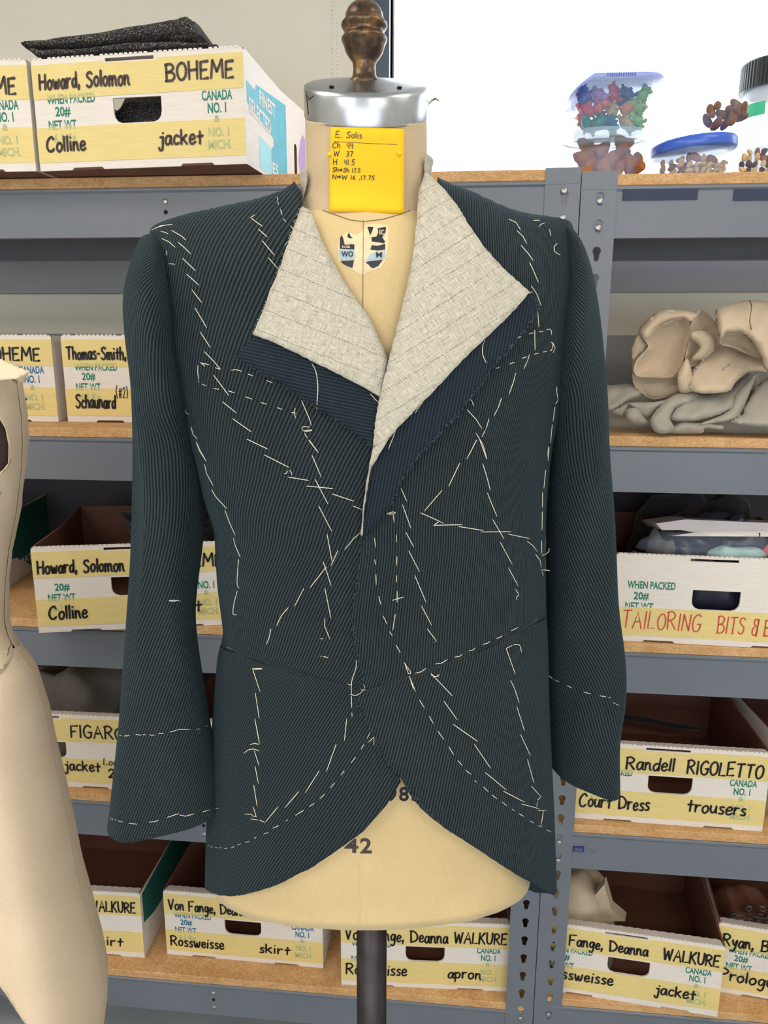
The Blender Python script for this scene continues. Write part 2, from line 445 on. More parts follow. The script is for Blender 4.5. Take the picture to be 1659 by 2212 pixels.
V, F = cdt([(X0-.15, 0), (X1+.15, 0), (X1+.15, ZT), (X0-.15, ZT)], [[(WX0, WZ0), (WX1, WZ0), (WX1, WZ1), (WX0, WZ1)]])
P3 = np.array([(a, Y1, b) for a, b in V]); P3, G = thicken(P3, F, np.array([0, 0.16, 0])*np.ones((len(P3), 1)))
o = obj('wall_back', P3, G, M['wall']); o['kind'] = 'structure'
win = empty('window_1', (WX0, Y1, WZ0)); win['kind'] = 'structure'
f = MB()
f.box(-0.043, 0.0, -0.03, 0.10, 0.0, WZ1-WZ0+0.03); f.done('window_frame', M['frame'], win)
f = MB(); f.box(WX1-WX0, WX1-WX0+0.043, -0.03, 0.10, 0.0, WZ1-WZ0+0.03); f.done('window_frame', M['frame'], win)
f = MB(); f.box(0, WX1-WX0, -0.03, 0.10, WZ1-WZ0, WZ1-WZ0+0.04); f.done('window_frame', M['frame'], win)
f = MB(); f.box(0, WX1-WX0, 0.07, 0.075, 0, WZ1-WZ0)
gt = m_clear('window_glass', (1, 1, 1, 1), 0.0, 0.04); f.done('window_pane', gt, win)
struct('trim_1', MB().box(X0, X1, Y1-0.03, Y1, 1.75+0.113, 1.75+0.203), M['ledge'])
struct('wall_band', MB().box(X0, X1, Y1-0.02, Y1, 1.75-0.25, 1.75+0.010), M['ledge'])  # plain grey band over the wall below the ledge
struct('shade_panel', MB().box(X0, X1, Y1-0.024, Y1, 0.02, 1.75-0.25), plain('slate_painted_shade', srgb(58, 56, 64), 0.7, 0.05, 5))  # dark sheet standing in for the shade behind the lower shelves
# bead chain of the roller shade
ch = MB()
for s, x in ((0, -0.317), (1, -0.305)):
    for k in range(115):
        ch.ell((x, 1.94, 2.93-k*0.0088), (0.0026, 0.0026, 0.0026), n=6, m=4)
    ch.tube([(x, 1.94, 2.93), (x, 1.94, 1.92)], 0.0007, 4)
o = ch.done('bead_chain', plain('white_plastic_beads', srgb(225, 226, 226), 0.3, 0.02), smooth=True)
tag(o, 'white looped bead chain of the roller shade hanging on the cream wall', 'chain', kind='stuff')

# ceiling lamps
for (x, y, e) in LAMPS:
    t = tag(empty('ceiling_lamp', (x, y, ZT-0.002)), 'flat rectangular ceiling lamp on the %s %s the camera' % ('left' if x < 0 else 'right', 'behind' if y < 0 else 'above'), 'lamp')
    MB().box(-0.63, 0.63, -0.33, 0.33, -0.05, 0).done('lamp_housing', M['ceil'], t)

# ------------------------------------------------------------------ steel shelving
BT = 0.0195
def keyhole(cx, cz):
    out = []
    for k in range(9):
        a = math.radians(-50+280*k/8.0); out.append((cx+0.0078*math.cos(a), cz+0.0045+0.0078*math.sin(a)))
    out += [(cx-0.0042, cz-0.012), (cx, cz-0.0138), (cx+0.0042, cz-0.012)]
    return out
def post(parent, x0, x1, ztop, holes, yf, side, hx):
    """steel angle: pierced front flange and a plain return flange"""
    W = [(x0, 0.0), (x1, 0.0), (x1, ztop), (x0, ztop)]
    H = [keyhole(hx, z) for z in holes]
    V, F = cdt(W, H); P = np.array([(a, yf, b) for a, b in V]); P, G = thicken(P, F, np.array([0, 0.0022, 0])*np.ones((len(P), 1)))
    mb = MB(); mb.add(P, G)
    xs = x1-0.0022 if side > 0 else x0
    mb.box(xs, xs+0.0022, yf+0.002, yf+0.038, 0, ztop)
    o = obj('upright_post', mb.V, mb.F, M['gray'], parent, world=True)
    return o
def rack(name, label, xl, xr, tops, ztop, holes_l, holes_r, hxl, hxr, shows):
    t = tag(empty(name, ((xl+xr)/2, 1.72, 0)), label, 'shelf')
    yf, yb = 1.4975, 1.932
    pw = 0.0635
    near = [z for z in holes_l]
    post(t, xl, xl+pw, ztop[0], holes_l, yf, -1, hxl)
    post(t, xr-pw, xr, ztop[1], holes_r, yf, 1, hxr)
    for x in (xl, xr-pw):
        MB().box(x, x+pw, yb+0.006, yb+0.0085, 0, ztop[0]-0.02).box(x, x+0.002, yb-0.03, yb+0.006, 0, ztop[0]-0.02)
        p = MB().box(x, x+pw, yb+0.006, yb+0.0085, 0, ztop[0]-0.02)
        obj('upright_post', p.V, p.F, M['gray'], t, world=True)
    for z in tops:
        # front and rear beam: rolled channel with a rounded lip at the top
        for (ya, sgn) in ((1.5, 1), (yb, -1)):
            prof = [(0, -0.09), (0, -0.010), (-0.003*sgn, -0.006), (-0.003*sgn, -0.002), (0.000, 0.0), (0.016*sgn, 0.0), (0.016*sgn, -0.003), (0.003*sgn, -0.006), (0.003*sgn, -0.086), (0.014*sgn, -0.087), (0.014*sgn, -0.09)]
            V = []; F = []; n = len(prof)
            for x in (xl+0.002, xr-0.002):
                for a, b in prof: V.append((x, ya+a, z+b))
            for i in range(n): F.append((i, (i+1) % n, n+(i+1) % n, n+i) if sgn < 0 else (n+i, n+(i+1) % n, (i+1) % n, i))
            F += [tuple(range(n)), tuple(range(2*n-1, n-1, -1))]
            obj('shelf_beam', V, F, M['gray'], t, world=True)
        for x in (xl+0.004, xr-0.012):
            mb = MB().box(x, x+0.008, 1.53, yb-0.03, z-0.07, z-0.002); obj('side_beam', mb.V, mb.F, M['gray'], t, world=True)
        # the board, edges softened
        mb = MB(); c = 0.0012
        V = []; F = []
        for x in (xl+0.0025, xr-0.0025):
            for a, b in ((1.5, c), (1.5, BT-c), (1.5+c, BT), (yb-c, BT), (yb, BT-c), (yb, c), (yb-c, 0), (1.5+c, 0)): V.append((x, a, z+b+0.0003))
        for i in range(8): F.append((i, (i+1) % 8, 8+(i+1) % 8, 8+i)[::-1])
        F += [tuple(range(8)), tuple(range(15, 7, -1))]
        obj('shelf_board', V, F, M['board'], t, world=True)
    return t
PZ = 1.75
LT = [PZ+z for z in (0.281, -0.203, -0.630, -1.059, -1.546)]
RT = [PZ+z for z in (0.271, -0.203, -0.630, -1.059, -1.520)]
hl = [PZ-1.25+0.0485*k for k in range(-9, 32)]
hr = [PZ-0.9317+0.0472*k for k in range(-16, 26)]
rackL = rack('shelving_unit', 'grey steel shelving unit with particle board shelves directly behind the dark jacket', -1.66, 0.2085, LT, (PZ+0.303, PZ+0.303), [], hl, 0, 0.180, 1)
rackR = rack('shelving_unit', 'grey steel shelving unit at right holding the calico and the snack tubs', 0.2102, 2.08, RT, (PZ+0.296, PZ+0.296), hr, [], 0.2445, 0, 1)
def disc(parent, x, z, r, mat, name, y=1.4965, t=0.0025, dome=True):
    mb = MB(); V = []; F = []
    prof = [(r, 0), (r*0.92, t*0.6), (r*0.6, t), (0.0001, t)] if dome else [(r, 0), (r*.9, 0.0004), (0.0001, 0.0004)]
    n = 14
    for rr, h in prof:
        for k in range(n): V.append((x+rr*math.cos(2*PI*k/n), y-h, z+rr*math.sin(2*PI*k/n)))
    for i in range(len(prof)-1):
        for k in range(n): F.append((i*n+k, i*n+(k+1) % n, (i+1)*n+(k+1) % n, (i+1)*n+k))
    return obj(name, V, F, mat, parent, world=True, smooth=True)
dk = plain('dark_hole', srgb(14, 14, 18), 0.9, 0.05)
for z in LT:
    for dz in (-0.018, -0.064): disc(rackL, 0.180, z+dz, 0.0062, M['steel'], 'rivet')
for z in RT:
    for dz in (-0.026, -0.072): disc(rackR, 0.2445, z+dz, 0.0062, M['steel'], 'rivet')
for (px, py, zz) in ((357, 440, LT[0]), (440, 1783, LT[3]), (461, 2150, LT[4])):
    p = atY(px, py, 1.5); disc(rackL, p[0], zz-0.026, 0.0058, M['steel'], 'rivet', 1.4998)
    disc(rackL, p[0], zz-0.045, 0.0042, dk, 'bolt_hole', 1.4998, dome=False)
    if zz < LT[0]: disc(rackL, p[0], zz-0.068, 0.0058, M['steel'], 'rivet', 1.4998)
for (xa, xb) in ((1346, 1506), (1586, 1760)):  # solid navy strips stand in for the dark slots cut in the beam
    a = atY(xa, 408, 1.5); b = atY(xb, 431, 1.5)
    mb = MB().box(a[0], b[0], 1.4975, 1.4995, a[2]-0.020, a[2]-0.001); obj('slot_strip', mb.V, mb.F, M['navy'], rackR, world=True, label='navy strip in place of a dark beam slot')

# ------------------------------------------------------------------ lettering
FC = {}
def font_mesh(s):
    if s not in FC:
        c = bpy.data.curves.new('lettering', 'FONT'); c.body = s; c.size = 1.0; c.offset = 0.026
        c.resolution_u = 3
        o = bpy.data.objects.new('lettering', c); COL.objects.link(o)
        me = bpy.data.meshes.new_from_object(o)
        V = np.array([v.co[:2] for v in me.vertices]); F = [tuple(p.vertices) for p in me.polygons]
        bpy.data.objects.remove(o); bpy.data.curves.remove(c); bpy.data.meshes.remove(me)
        V[:, 0] -= V[:, 0].min(); FC[s] = (V, F)
    return FC[s]
def printed(parent, s, x0, x1, zc, hh, mat, fmap, name='printed_lettering', clip=None):
    V, F = font_mesh(s)
    sx = (x1-x0)/(V[:, 0].max()+1e-9); sz = hh/0.73
    Q = [(x0+v[0]*sx, zc-hh/2+v[1]*sz) for v in V]
    if clip:
        Q = [(a, min(max(b, clip[0]), clip[1])) for a, b in Q]
    return obj(name, [fmap(a, b) for a, b in Q], F, mat, parent)
GL = {
'A': (8, [[(0, 0), (4, 10), (8, 0)], [(1.5, 4), (6.6, 4.2)]]),
'B': (7, [[(0.5, 0), (0, 10)], [(-.8, 9.4), (3, 10), (6, 8.3), (4.5, 6), (0.5, 5)], [(0.5, 5.2), (4.5, 5), (7, 3), (5.2, 0.4), (-.5, 0)]]),
'C': (7, [[(6.6, 8.2), (4.5, 10), (1.4, 8), (0, 4), (1.5, .6), (4.3, .1), (6.6, 1.7)]]),
'D': (7, [[(0.5, 0), (0, 10)], [(-1, 9.5), (3.5, 9.2), (7, 5.8), (5.5, 1.6), (0, 0)]]),
'E': (6, [[(6, 10), (0.2, 9.7)], [(0.2, 9.7), (0, 0), (6, 0.4)], [(0, 5), (4.8, 5.3)]]),
'F': (6, [[(6.4, 10), (0, 9.6), (0, 0)], [(0, 5), (4.6, 5.3)]]),
'G': (7, [[(6.5, 8.6), (4, 10), (1, 8), (0, 4.5), (1.5, .8), (4.5, 0), (6.6, 1.6), (6.8, 4.2)], [(4, 4.3), (7.4, 4.4)]]),
'H': (7, [[(0.3, 0), (0, 10)], [(6.4, 0), (6.6, 10)], [(0, 5), (6.5, 5.3)]]),
'I': (1.5, [[(0.6, 0), (0.8, 10)]]),
'K': (7, [[(0, 0), (0.3, 10)], [(6.2, 10), (0.2, 4.6)], [(1.6, 5.6), (6.8, 0)]]),
'L': (6, [[(0.4, 10), (0, 0.2), (5.8, 0.4)]]),
'M': (9, [[(0, 0), (1, 10)], [(1, 10), (4.4, 3.5)], [(4.4, 3.5), (8, 10)], [(8, 10), (9, 0)]]),
'N': (7, [[(0, 0), (0.3, 10)], [(0.3, 10), (6.4, 0)], [(6.4, 0), (6.8, 10)]]),
'O': (7, [[(3.6, 9.6), (.9, 8), (0, 4.6), (1.4, .8), (3.8, 0), (6.4, 1.9), (7, 5.8), (5.6, 8.9), (3.2, 9.6)]]),
'P': (6.5, [[(0.3, 0), (0, 9.8)], [(-.7, 9.2), (3, 10), (6.3, 8), (4.5, 5.2), (0.2, 4.6)]]),
'R': (7, [[(0.3, 0), (0, 9.8)], [(-.8, 9.2), (3, 10), (6, 8), (4.2, 5.6), (0.2, 4.8)], [(2.2, 5), (7, 0)]]),
'S': (6.5, [[(6.4, 8.7), (4.6, 10), (1.6, 9.3), (.9, 7.3), (3.4, 5.4), (5.8, 3.8), (5.2, 1), (2.4, -.1), (0, 1.3)]]),
'T': (7.5, [[(0, 9.8), (7.5, 10.2)], [(3.8, 10), (3.6, 0)]]),
'U': (6.5, [[(0, 10), (0, 4), (1, .9), (3.4, 0), (5.4, 1.4), (6.2, 5), (6.3, 10)]]),
'V': (7, [[(0, 10), (3.3, 0)], [(3.3, 0), (6.6, 10.4)]]),
'W': (10, [[(0, 10), (2.2, 0)], [(2.2, 0), (4.9, 8)], [(4.9, 8), (7.4, 0)], [(7.4, 0), (9.8, 10)]]),
'a': (5, [[(4.4, 5.2), (2.4, 6), (.5, 4.6), (0, 2), (1.2, .1), (3.2, 1), (4.4, 5)], [(4.5, 5.8), (4.3, 1.4), (5.4, 0)]]),
'b': (5, [[(0, 10), (0.2, 0)], [(0.2, 4), (2.6, 6), (4.6, 3.4), (3, .3), (0.2, .4)]]),
'c': (4.5, [[(4.3, 5), (2.6, 6), (.7, 4.6), (.2, 2), (1.7, .1), (4.4, .9)]]),
'd': (5, [[(4.5, 5), (2.2, 5.6), (.2, 3.4), (.8, .5), (2.8, .4), (4.5, 3)], [(4.8, 10), (4.5, 0)]]),
'e': (4.6, [[(.3, 2.9), (3.6, 3.4), (4, 5.1), (2.2, 6.1), (.3, 4), (.5, 1), (2.4, 0), (4.8, 1.3)]]),
'f': (4, [[(4, 9.5), (2.4, 10), (1.6, 8), (1.5, 0)], [(0, 5.4), (3.6, 5.8)]]),
'g': (5, [[(4.4, 5), (2.2, 6), (.2, 3.8), (1.2, 1), (3.2, 1.4), (4.4, 4.6)], [(4.5, 5.8), (4.3, -1.8), (2.6, -4), (.4, -2.8)]]),
'h': (5, [[(0, 10), (0, 0)], [(0, 3.6), (1.6, 5.8), (3.6, 5.4), (4.2, 2.8), (4.3, 0)]]),
'i': (1.4, [[(0.5, 5.8), (0.6, 0)], [(0.7, 8.2), (0.8, 8.7)]]),
'j': (3, [[(0, 5.6), (2.6, 5.8)], [(2.3, 5.8), (2.1, -1.4), (1.2, -3.6), (-.6, -3), (-1, -1.6)], [(2.4, 8.4), (2.5, 8.9)]]),
'k': (5, [[(0, 10), (0, 0)], [(4.4, 6.4), (0.1, 2.9)], [(1.2, 3.8), (4.8, 0)]]),
'l': (1.2, [[(0.5, 10), (0.5, 0)]]),
'm': (8, [[(0, 6), (0.2, 0)], [(0.2, 3.4), (1.4, 5.8), (3, 5), (3.4, 0)], [(3.4, 3.4), (4.8, 5.8), (6.6, 5), (7, 1), (8, 0)]]),
'n': (5, [[(0, 6), (0.2, 0)], [(0.2, 3.2), (1.8, 5.8), (3.6, 5), (4, 1.4), (5, 0)]]),
'o': (5, [[(2.6, 5.8), (.6, 4.6), (.1, 2.4), (1.4, .1), (3.4, .4), (4.7, 2.8), (4, 5.2), (2.3, 5.8)]]),
'p': (5, [[(0, 6), (0.2, -4)], [(0.1, 4), (2.2, 6), (4.5, 4), (3.6, .8), (1.6, .3), (0.2, 1.6)]]),
'r': (4, [[(0, 6), (0.3, 0)], [(0.2, 3.2), (1.6, 5.6), (3.8, 5.6)]]),
's': (4, [[(3.8, 5.4), (2.2, 6), (.7, 5), (1.4, 3.6), (3.6, 2.2), (3, .3), (.2, .4)]]),
't': (4.6, [[(2.2, 9), (2.2, 0.2)], [(0, 5.4), (4.6, 5.8)]]),
'u': (5, [[(0, 6), (0, 2.4), (1.4, .2), (3.4, 1.2), (4.4, 3.6)], [(4.5, 6), (4.4, 1.4), (5, 0)]]),
'w': (7, [[(0, 6), (1, 1), (2, .3), (3.2, 4.6)], [(3.2, 4.6), (3.9, .6), (5.4, .8), (6.4, 6)]]),
'x': (5, [[(0, 6), (4.6, 0)], [(4.4, 6), (0, 0)]]),
'y': (5, [[(0, 6), (1, 2.2), (2.6, 2), (4.4, 6)], [(4.4, 6), (3.4, -1), (1.6, -4), (-.2, -3.4)]]),
',': (1.6, [[(1, 1.6), (0.4, -1.6)]]), '.': (1.2, [[(0.3, .3), (0.8, .5)]]), '-': (4, [[(0, 4.4), (3.4, 4.8)]]), ' ': (3.4, []),
'(': (2.4, [[(2.2, 11), (.4, 7), (.4, 3.4), (2, -.6)]]), ')': (2.4, [[(.2, 11), (2, 7), (2, 3.4), (.4, -.6)]]),
'#': (6, [[(1.4, 0), (2.4, 9)], [(4, 0), (5, 9)], [(0, 3), (6, 3.4)], [(.4, 6), (6.4, 6.4)]]),
'&': (6, [[(5.4, 8.6), (2.4, 9.4), (1.6, 6.8), (4, 5.2), (1.4, 4.4), (.8, 1.4), (3.4, 0), (5.4, 2), (5.6, 9.6), (5.6, -.8)]]),
'1': (2, [[(0.8, 10), (0.8, 0)]]), '2': (5.4, [[(0, 7.6), (2, 10), (4.6, 8), (2.6, 3.4), (.1, .3)], [(.1, .3), (5.2, .4)]]),
'3': (5, [[(.2, 9), (3.6, 9.6), (4, 7), (1.6, 5.2), (4.4, 3.6), (3.6, .4), (0, .6)]]),
'4': (5, [[(.6, 9.6), (0, 4.8), (4.6, 5)], [(4.2, 9.8), (3.8, 0)]]),
'5': (5, [[(.8, 9.6), (.4, 5.8), (3.4, 5.6), (4.2, 2.6), (2.2, .1), (0, .8)], [(.8, 9.6), (5, 9.9)]]),
'6': (5, [[(3.8, 9.6), (.8, 6), (.3, 2), (2.2, 0), (4.4, 2), (3, 4.4), (.6, 3.4)]]),
'7': (5, [[(0, 9.4), (4.8, 9.6)], [(4.8, 9.6), (1.8, 0)]]),
'8': (5, [[(4.2, 8), (2.4, 9.8), (.8, 8), (3.8, 4), (4, 1.4), (2, 0), (.2, 1.8), (1.6, 5), (4.2, 8)]]),
'9': (5, [[(4.2, 7), (2, 9.8), (.2, 7.6), (1.8, 5.2), (4.2, 6.8)], [(4.2, 7.2), (3.6, 0)]]),
'>': (7, [[(0, 4), (4, 4)], [(0, 6), (4, 6)], [(3.4, 8), (6.6, 5)], [(6.6, 5), (3.4, 2)]]),
}
def catmull(p, k=4):
    p = [np.array(q, float) for q in p]
    if len(p) < 4: return p
    if np.linalg.norm(p[0]-p[-1]) < 1e-6: e = [p[-2]]+p+[p[1]]
    else: e = [2*p[0]-p[1]]+p+[2*p[-1]-p[-2]]
    out = []
    for i in range(1, len(e)-2):
        a, b, c, d = e[i-1:i+3]
        for j in range(k):
            t = j/k
            out.append(0.5*((2*b)+(c-a)*t+(2*a-5*b+4*c-d)*t*t+(3*b-a-3*c+d)*t**3))
    out.append(p[-1]); return out
def ribbon(pts, w, V, F, seed=0.0):
    pts = [np.array(p, float) for p in pts]; n = len(pts)
    L = []; R = []
    for i, p in enumerate(pts):
        d = pts[min(i+1, n-1)]-pts[max(i-1, 0)]; d = d/(np.linalg.norm(d)+1e-12); q = np.array([-d[1], d[0]])
        ww = w/2*(1.0+0.16*math.sin(3.1*i+seed)); L.append(p+q*ww); R.append(p-q*ww)
    d0 = pts[0]-pts[1]; d0 = d0/(np.linalg.norm(d0)+1e-12); d1 = pts[-1]-pts[-2]; d1 = d1/(np.linalg.norm(d1)+1e-12)
    b = len(V)
    V.append(pts[0]+d0*w*0.45)
    for l, r in zip(L, R): V += [l, r]
    V.append(pts[-1]+d1*w*0.45)
    F.append((b, b+2, b+1))
    for i in range(n-1): F.append((b+1+2*i, b+2+2*i, b+4+2*i, b+3+2*i))
    F.append((b+2*n-1, b+2*n, b+1+2*n))
def strokes_of(s, seed=1):
    r = random.Random(seed); x = 0; out = []
    for c in s:
        wd, ss = GL[c]; dy = r.uniform(-.35, .35); sl = 0.06+r.uniform(-.04, .04); k = r.uniform(.94, 1.05)
        for st in ss: out.append([(x+a*k+b*sl, b*k+dy) for a, b in st])
        x += wd*k+(1.7 if c.islower() else 2.2)
    X = x-1.9; return out, X
def hand(parent, s, x0, x1, zb, cap, wd, mat, fmap, name='handwriting', seed=3, slope=0.0):
    st, X = strokes_of(s, seed+len(s)); V = []; F = []
    for k, q in enumerate(st):
        q = catmull(q, 4) if len(q) > 3 else [np.array(p, float) for p in q]
        pts = [np.array((x0+(x1-x0)*p[0]/X, zb+cap*p[1]/10.0+slope*(x1-x0)*p[0]/X)) for p in q]
        ribbon(pts, wd, V, F, k)
    # front faces must look towards -y
    return obj(name, [fmap(a, b) for a, b in V], F, mat, parent)

# ------------------------------------------------------------------ produce boxes used for costume storage
BW, BH, BD = 0.402, 0.187, 0.395
def carton(px, py, pz, ang, label, left=(), right=(), prints='both', tapes=(1, 1), side=None, inkm=None, width=BW, pmat=None, depth=BD, slot='slot', group='taped costume storage boxes on the steel shelves', missing_print=()):
    t = tag(empty('storage_box', (px, py, pz+0.0006), math.radians(ang)), label, 'box', group)
    th = 0.004; W_, H_, D_ = width, BH, depth
    fm = lambda a, b: (a, 0.0, b)
    hole = rounded(0.385*W_, 0.615*W_, 0.44*H_, 0.62*H_, 0.014)[0:]
    hole = [(0.385*W_, 0.625*H_), (0.385*W_, 0.50*H_)]+[(0.385*W_+0.016*(1-math.cos(a)), 0.50*H_-0.018*math.sin(a)) for a in (0.5, 1.0, 1.57)]+[(0.615*W_-0.016*(1-math.cos(a)), 0.50*H_-0.018*math.sin(a)) for a in (1.57, 1.0, 0.5)]+[(0.615*W_, 0.50*H_), (0.615*W_, 0.625*H_)]
    sl = [(0.36*W_, 0.945*H_), (0.59*W_, 0.945*H_), (0.59*W_, 0.975*H_), (0.36*W_, 0.975*H_)]
    n1 = 0.16*W_, 0.32*W_; n2 = 0.69*W_, 0.85*W_
    out = [(0, 0), (n1[0], 0), (n1[0]+.004, .004), (n1[1]-.004, .004), (n1[1], 0), (n2[0], 0), (n2[0]+.004, .004), (n2[1]-.004, .004), (n2[1], 0), (W_, 0), (W_, H_-.004), (W_-.004, H_), (.004, H_), (0, H_-.004)]
    fpn = slab('front_panel', out, [hole, sl], 0, M['white'], t, fm, (0, th, 0))
    inner = MB().box(th, W_-th, th+0.0006, th+0.0012, 0.003, H_*0.40).done('liner', M['kraft'], t)
    for nm, x in (('side_panel', 0.0), ('side_panel', W_-th)):
        holes = []
        if side and x > 0:
            holes = [rounded(D_*0.43, D_*0.49, H_*.25, H_*.58, 0.008), rounded(D_*0.76, D_*0.81, H_*.20, H_*.55, 0.008)]
        V, F = cdt([(th, 0), (D_, 0), (D_, H_), (D_*0.55, H_-0.008), (th, H_)], holes)
        P, G = thicken(np.array([(x+th, a, b) for a, b in V]), F, np.array([-th, 0, 0])*np.ones((len(V), 1)))
        mi = [0 if (abs(P[f[0]][0]-(x+th)) < 1e-5) == (x > 0) and all(abs(P[q][0]-P[f[0]][0]) < 1e-6 for q in f) else 1 for f in G]
        sdp = obj(nm, P, G, None, t, mats=[M['white'], M['kraft']], midx=mi)
    MB().box(th, W_-th, D_-th, D_, 0, H_).done('back_panel', M['kraft'], t)
    MB().box(th, W_-th, th, D_-th, 0.001, 0.004).done('bottom_panel', M['kraft'], t)
    # folded rim with perforated edge
    rim = []; n = 42
    for k in range(n+1):
        a = 0.006+(W_-0.012)*k/n; rim.append((a, 0.024+(0.0026 if k % 2 else 0)))
    V, F = cdt([(0.004, 0.002), (W_-0.004, 0.002)]+rim[::-1])
    P, G = thicken(np.array([(a, b, H_+0.0004-0.18*b) for a, b in V]), F, np.array([0, 0, -0.0015])*np.ones((len(V), 1)))
    obj('folded_rim', P, G, M['white'], t)
    mb = MB()
    for k in range(0, n):
        if (k*7) % 11 in (3,): continue
        a = 0.006+(W_-0.012)*k/n; mb.box(a, a+(W_-.012)/n*0.62, -0.0006, 0.0022, H_-0.001, H_+0.0022)
    tag(mb.done('perforated_edge', M['white'], t), kind='stuff')
    rr = random.Random(int(px*1000)+int(pz*77))
    for k, (a, b) in enumerate(((0.645, 0.955), (0.075, 0.400))):
        if not tapes[k]: continue
        zz = (a*H_, b*H_)
        e = [(0.0, zz[0]), (W_, zz[0]+rr.uniform(-.002, .002)), (W_, zz[1]), (0.0, zz[1]+rr.uniform(-.002, .002))]
        hs = []
        if k == 0:
            e = [e[0], e[1], e[2], (0.60*W_, zz[1]), (0.60*W_, 0.935*H_), (0.35*W_, 0.935*H_), (0.35*W_, zz[1]), e[3]]
        V, F = cdt(e)
        P, G = thicken(np.array([(c, -0.0008, d) for c, d in V]), F, np.array([0, 0.0007, 0])*np.ones((len(V), 1)))
        obj('tape_strip', P, G, M['tape'], fpn)
    fy = lambda a, b: (a, -0.0004, b); fz = lambda a, b: (a, -0.0014, b); fx = lambda a, b: (a, -0.0018, b)
    pm = pmat or M['green']
    TP = tapes
    def pr(s, a, b, zc, hh, under, clip=None):
        printed(fpn, s, a*W_, b*W_, zc*H_, hh*H_, M['faint'] if under else pm, fz if under else fy, clip=clip)
    if prints in ('both', 'left'):
        if 'wp' not in missing_print:
            pr('WHEN PACKED', .065, .30, .645 if TP[0] else .66, .085, False, (0, .645*H_) if TP[0] else None)
            if TP[0]: pr('WHEN PACKED', .065, .30, .645, .085, True, (.646*H_, H_))
        pr('20#', .10, .175, .535, .085, False)
        pr('NET WT', .062, .20, .415, .085, False, (.400*H_, H_))
        if TP[1] and 'kg' not in missing_print:
            pr('NET WT', .062, .20, .415, .085, True, (0, .399*H_)); pr('6.1 Kg.', .085, .20, .295, .085, True)
    if prints in ('both', 'right'):
        if 'ca' not in missing_print: pr('CANADA', .805, .945, .61, .09, False, (0, .645*H_) if TP[0] else None)
        pr('NO. 1', .83, .915, .50, .09, False)
        pr('&', .858, .885, .405, .06, TP[1] == 1)
        if TP[1]: pr('NO. 1', .83, .925, .29, .08, True); pr('MICH.', .825, .935, .18, .08, True)
    im = inkm or M['ink']
    for (s, a, b, zb, cap, *rest) in left:
        hand(fpn, s, a*W_, b*W_, zb*H_, cap*H_, (rest[0] if rest else 0.0044), im, fx, slope=(rest[1] if len(rest) > 1 else 0))
    if side:
        fs = lambda a, b: (W_+0.0004, a, b)
        def sp(poly, mat, e=0.0): obj('printed_panel', [(W_+0.0003+e, a*D_, b*H_) for a, b in poly], [tuple(range(len(poly)))], mat, sdp)
        if side == 'cyan':
            sp([(.16, .78), (.62, .86), (.62, .02), (.36, .0), (.36, .30), (.40, .34), (.40, .42), (.03, .55), (.03, .74), (.14, .72)], M['cyan'])
            sp([(.18, .05), (.36, .0), (.36, .30), (.18, .34)], M['palecyan'])
            sp([(.84, .40), (.88, .62), (.93, .72), (.98, .70), (.98, .16), (.92, .14), (.87, .26)], M['lilac'])
            printed(sdp, 'FINEST', D_*.20, D_*.44, .70*H_, .13*H_, M['white'], lambda a, b: (W_+0.0006, a, b))
            printed(sdp, 'SELECTED', D_*.05, D_*.36, .52*H_, .14*H_, M['white'], lambda a, b: (W_+0.0006, a, b-a*0.08+.008))
            printed(sdp, 'ES', D_*.37, D_*.46, .13*H_, .11*H_, M['white'], lambda a, b: (W_+0.0006, a, b))
        else:
            sp([(.03, .95), (.97, .95), (.97, .08), (.60, .08), (.45, .30), (.20, .38), (.03, .50)], M['teal'])
            printed(sdp, 'TOMATOES', D_*.30, D_*.80, .22*H_, .10*H_, M['white'], lambda a, b: (W_+0.0006, a, b))
    return t
sh = lambda z: z+BT+0.0003
b1 = carton(-0.787, 1.443, sh(LT[0]), -4.2588, 'taped storage box on the top shelf with a hand hole, under the folded tweed',
    left=[('Howard, Solomon', .035, .47, .735, .135), ('BOHEME', .645, .955, .745, .15), ('Colline', .045, .235, .175, .13), ('jacket', .60, .80, .19, .13)], side='cyan', inkm=M['purpleink'])
b0 = carton(-1.196, 1.437, sh(LT[0]), 0.5, 'taped storage box on the top shelf cut off by the left picture edge',
    left=[('BOHEME', .64, .94, .70, .15)], inkm=M['purpleink'])
ba = carton(-1.287, 1.585, sh(LT[1]), 2.5, 'taped box marked coat on the second shelf, behind the muslin shoulder', prints='right', pmat=M['blue'],
    left=[('BOHEME', .62, .93, .71, .15), ('coat', .66, .83, .20, .12)])
bb = carton(-0.864, 1.604, sh(LT[1]), 2.2, 'taped box marked number two on the second shelf, beside the jacket shoulder', prints='both',
    left=[('Thomas-Smith,', .025, .355, .73, .14), ('Schaunard', .055, .275, .17, .15), ('(#2)', .285, .350, .29, .13, .0018)])
b3 = carton(-0.873, 1.423, sh(LT[2]), 13.2, 'open taped box standing askew on the third shelf behind the left-hand sleeve', missing_print=('wp', 'ca'),
    left=[('Howard, Solomon', .025, .455, .70, .15), ('BOHEME', .66, .96, .72, .15), ('Colline', .06, .25, .16, .15), ('coat', .68, .84, .18, .15)])
b3z = carton(-1.495, 1.545, sh(LT[2]), 8.0, 'storage box with a teal printed side, behind the muslin bodice on the third shelf', side='teal')
b4 = carton(-1.143, 1.517, sh(LT[3]), 0.8, 'open taped box on the fourth shelf at left, filled with grey cloth', prints='none',
    left=[('FIGARO', .655, .965, .70, .17), ('jacket', .60, .81, .24, .14), ('Loo', .835, .915, .34, .09, .0024), ('2', .86, .90, .17, .12)])
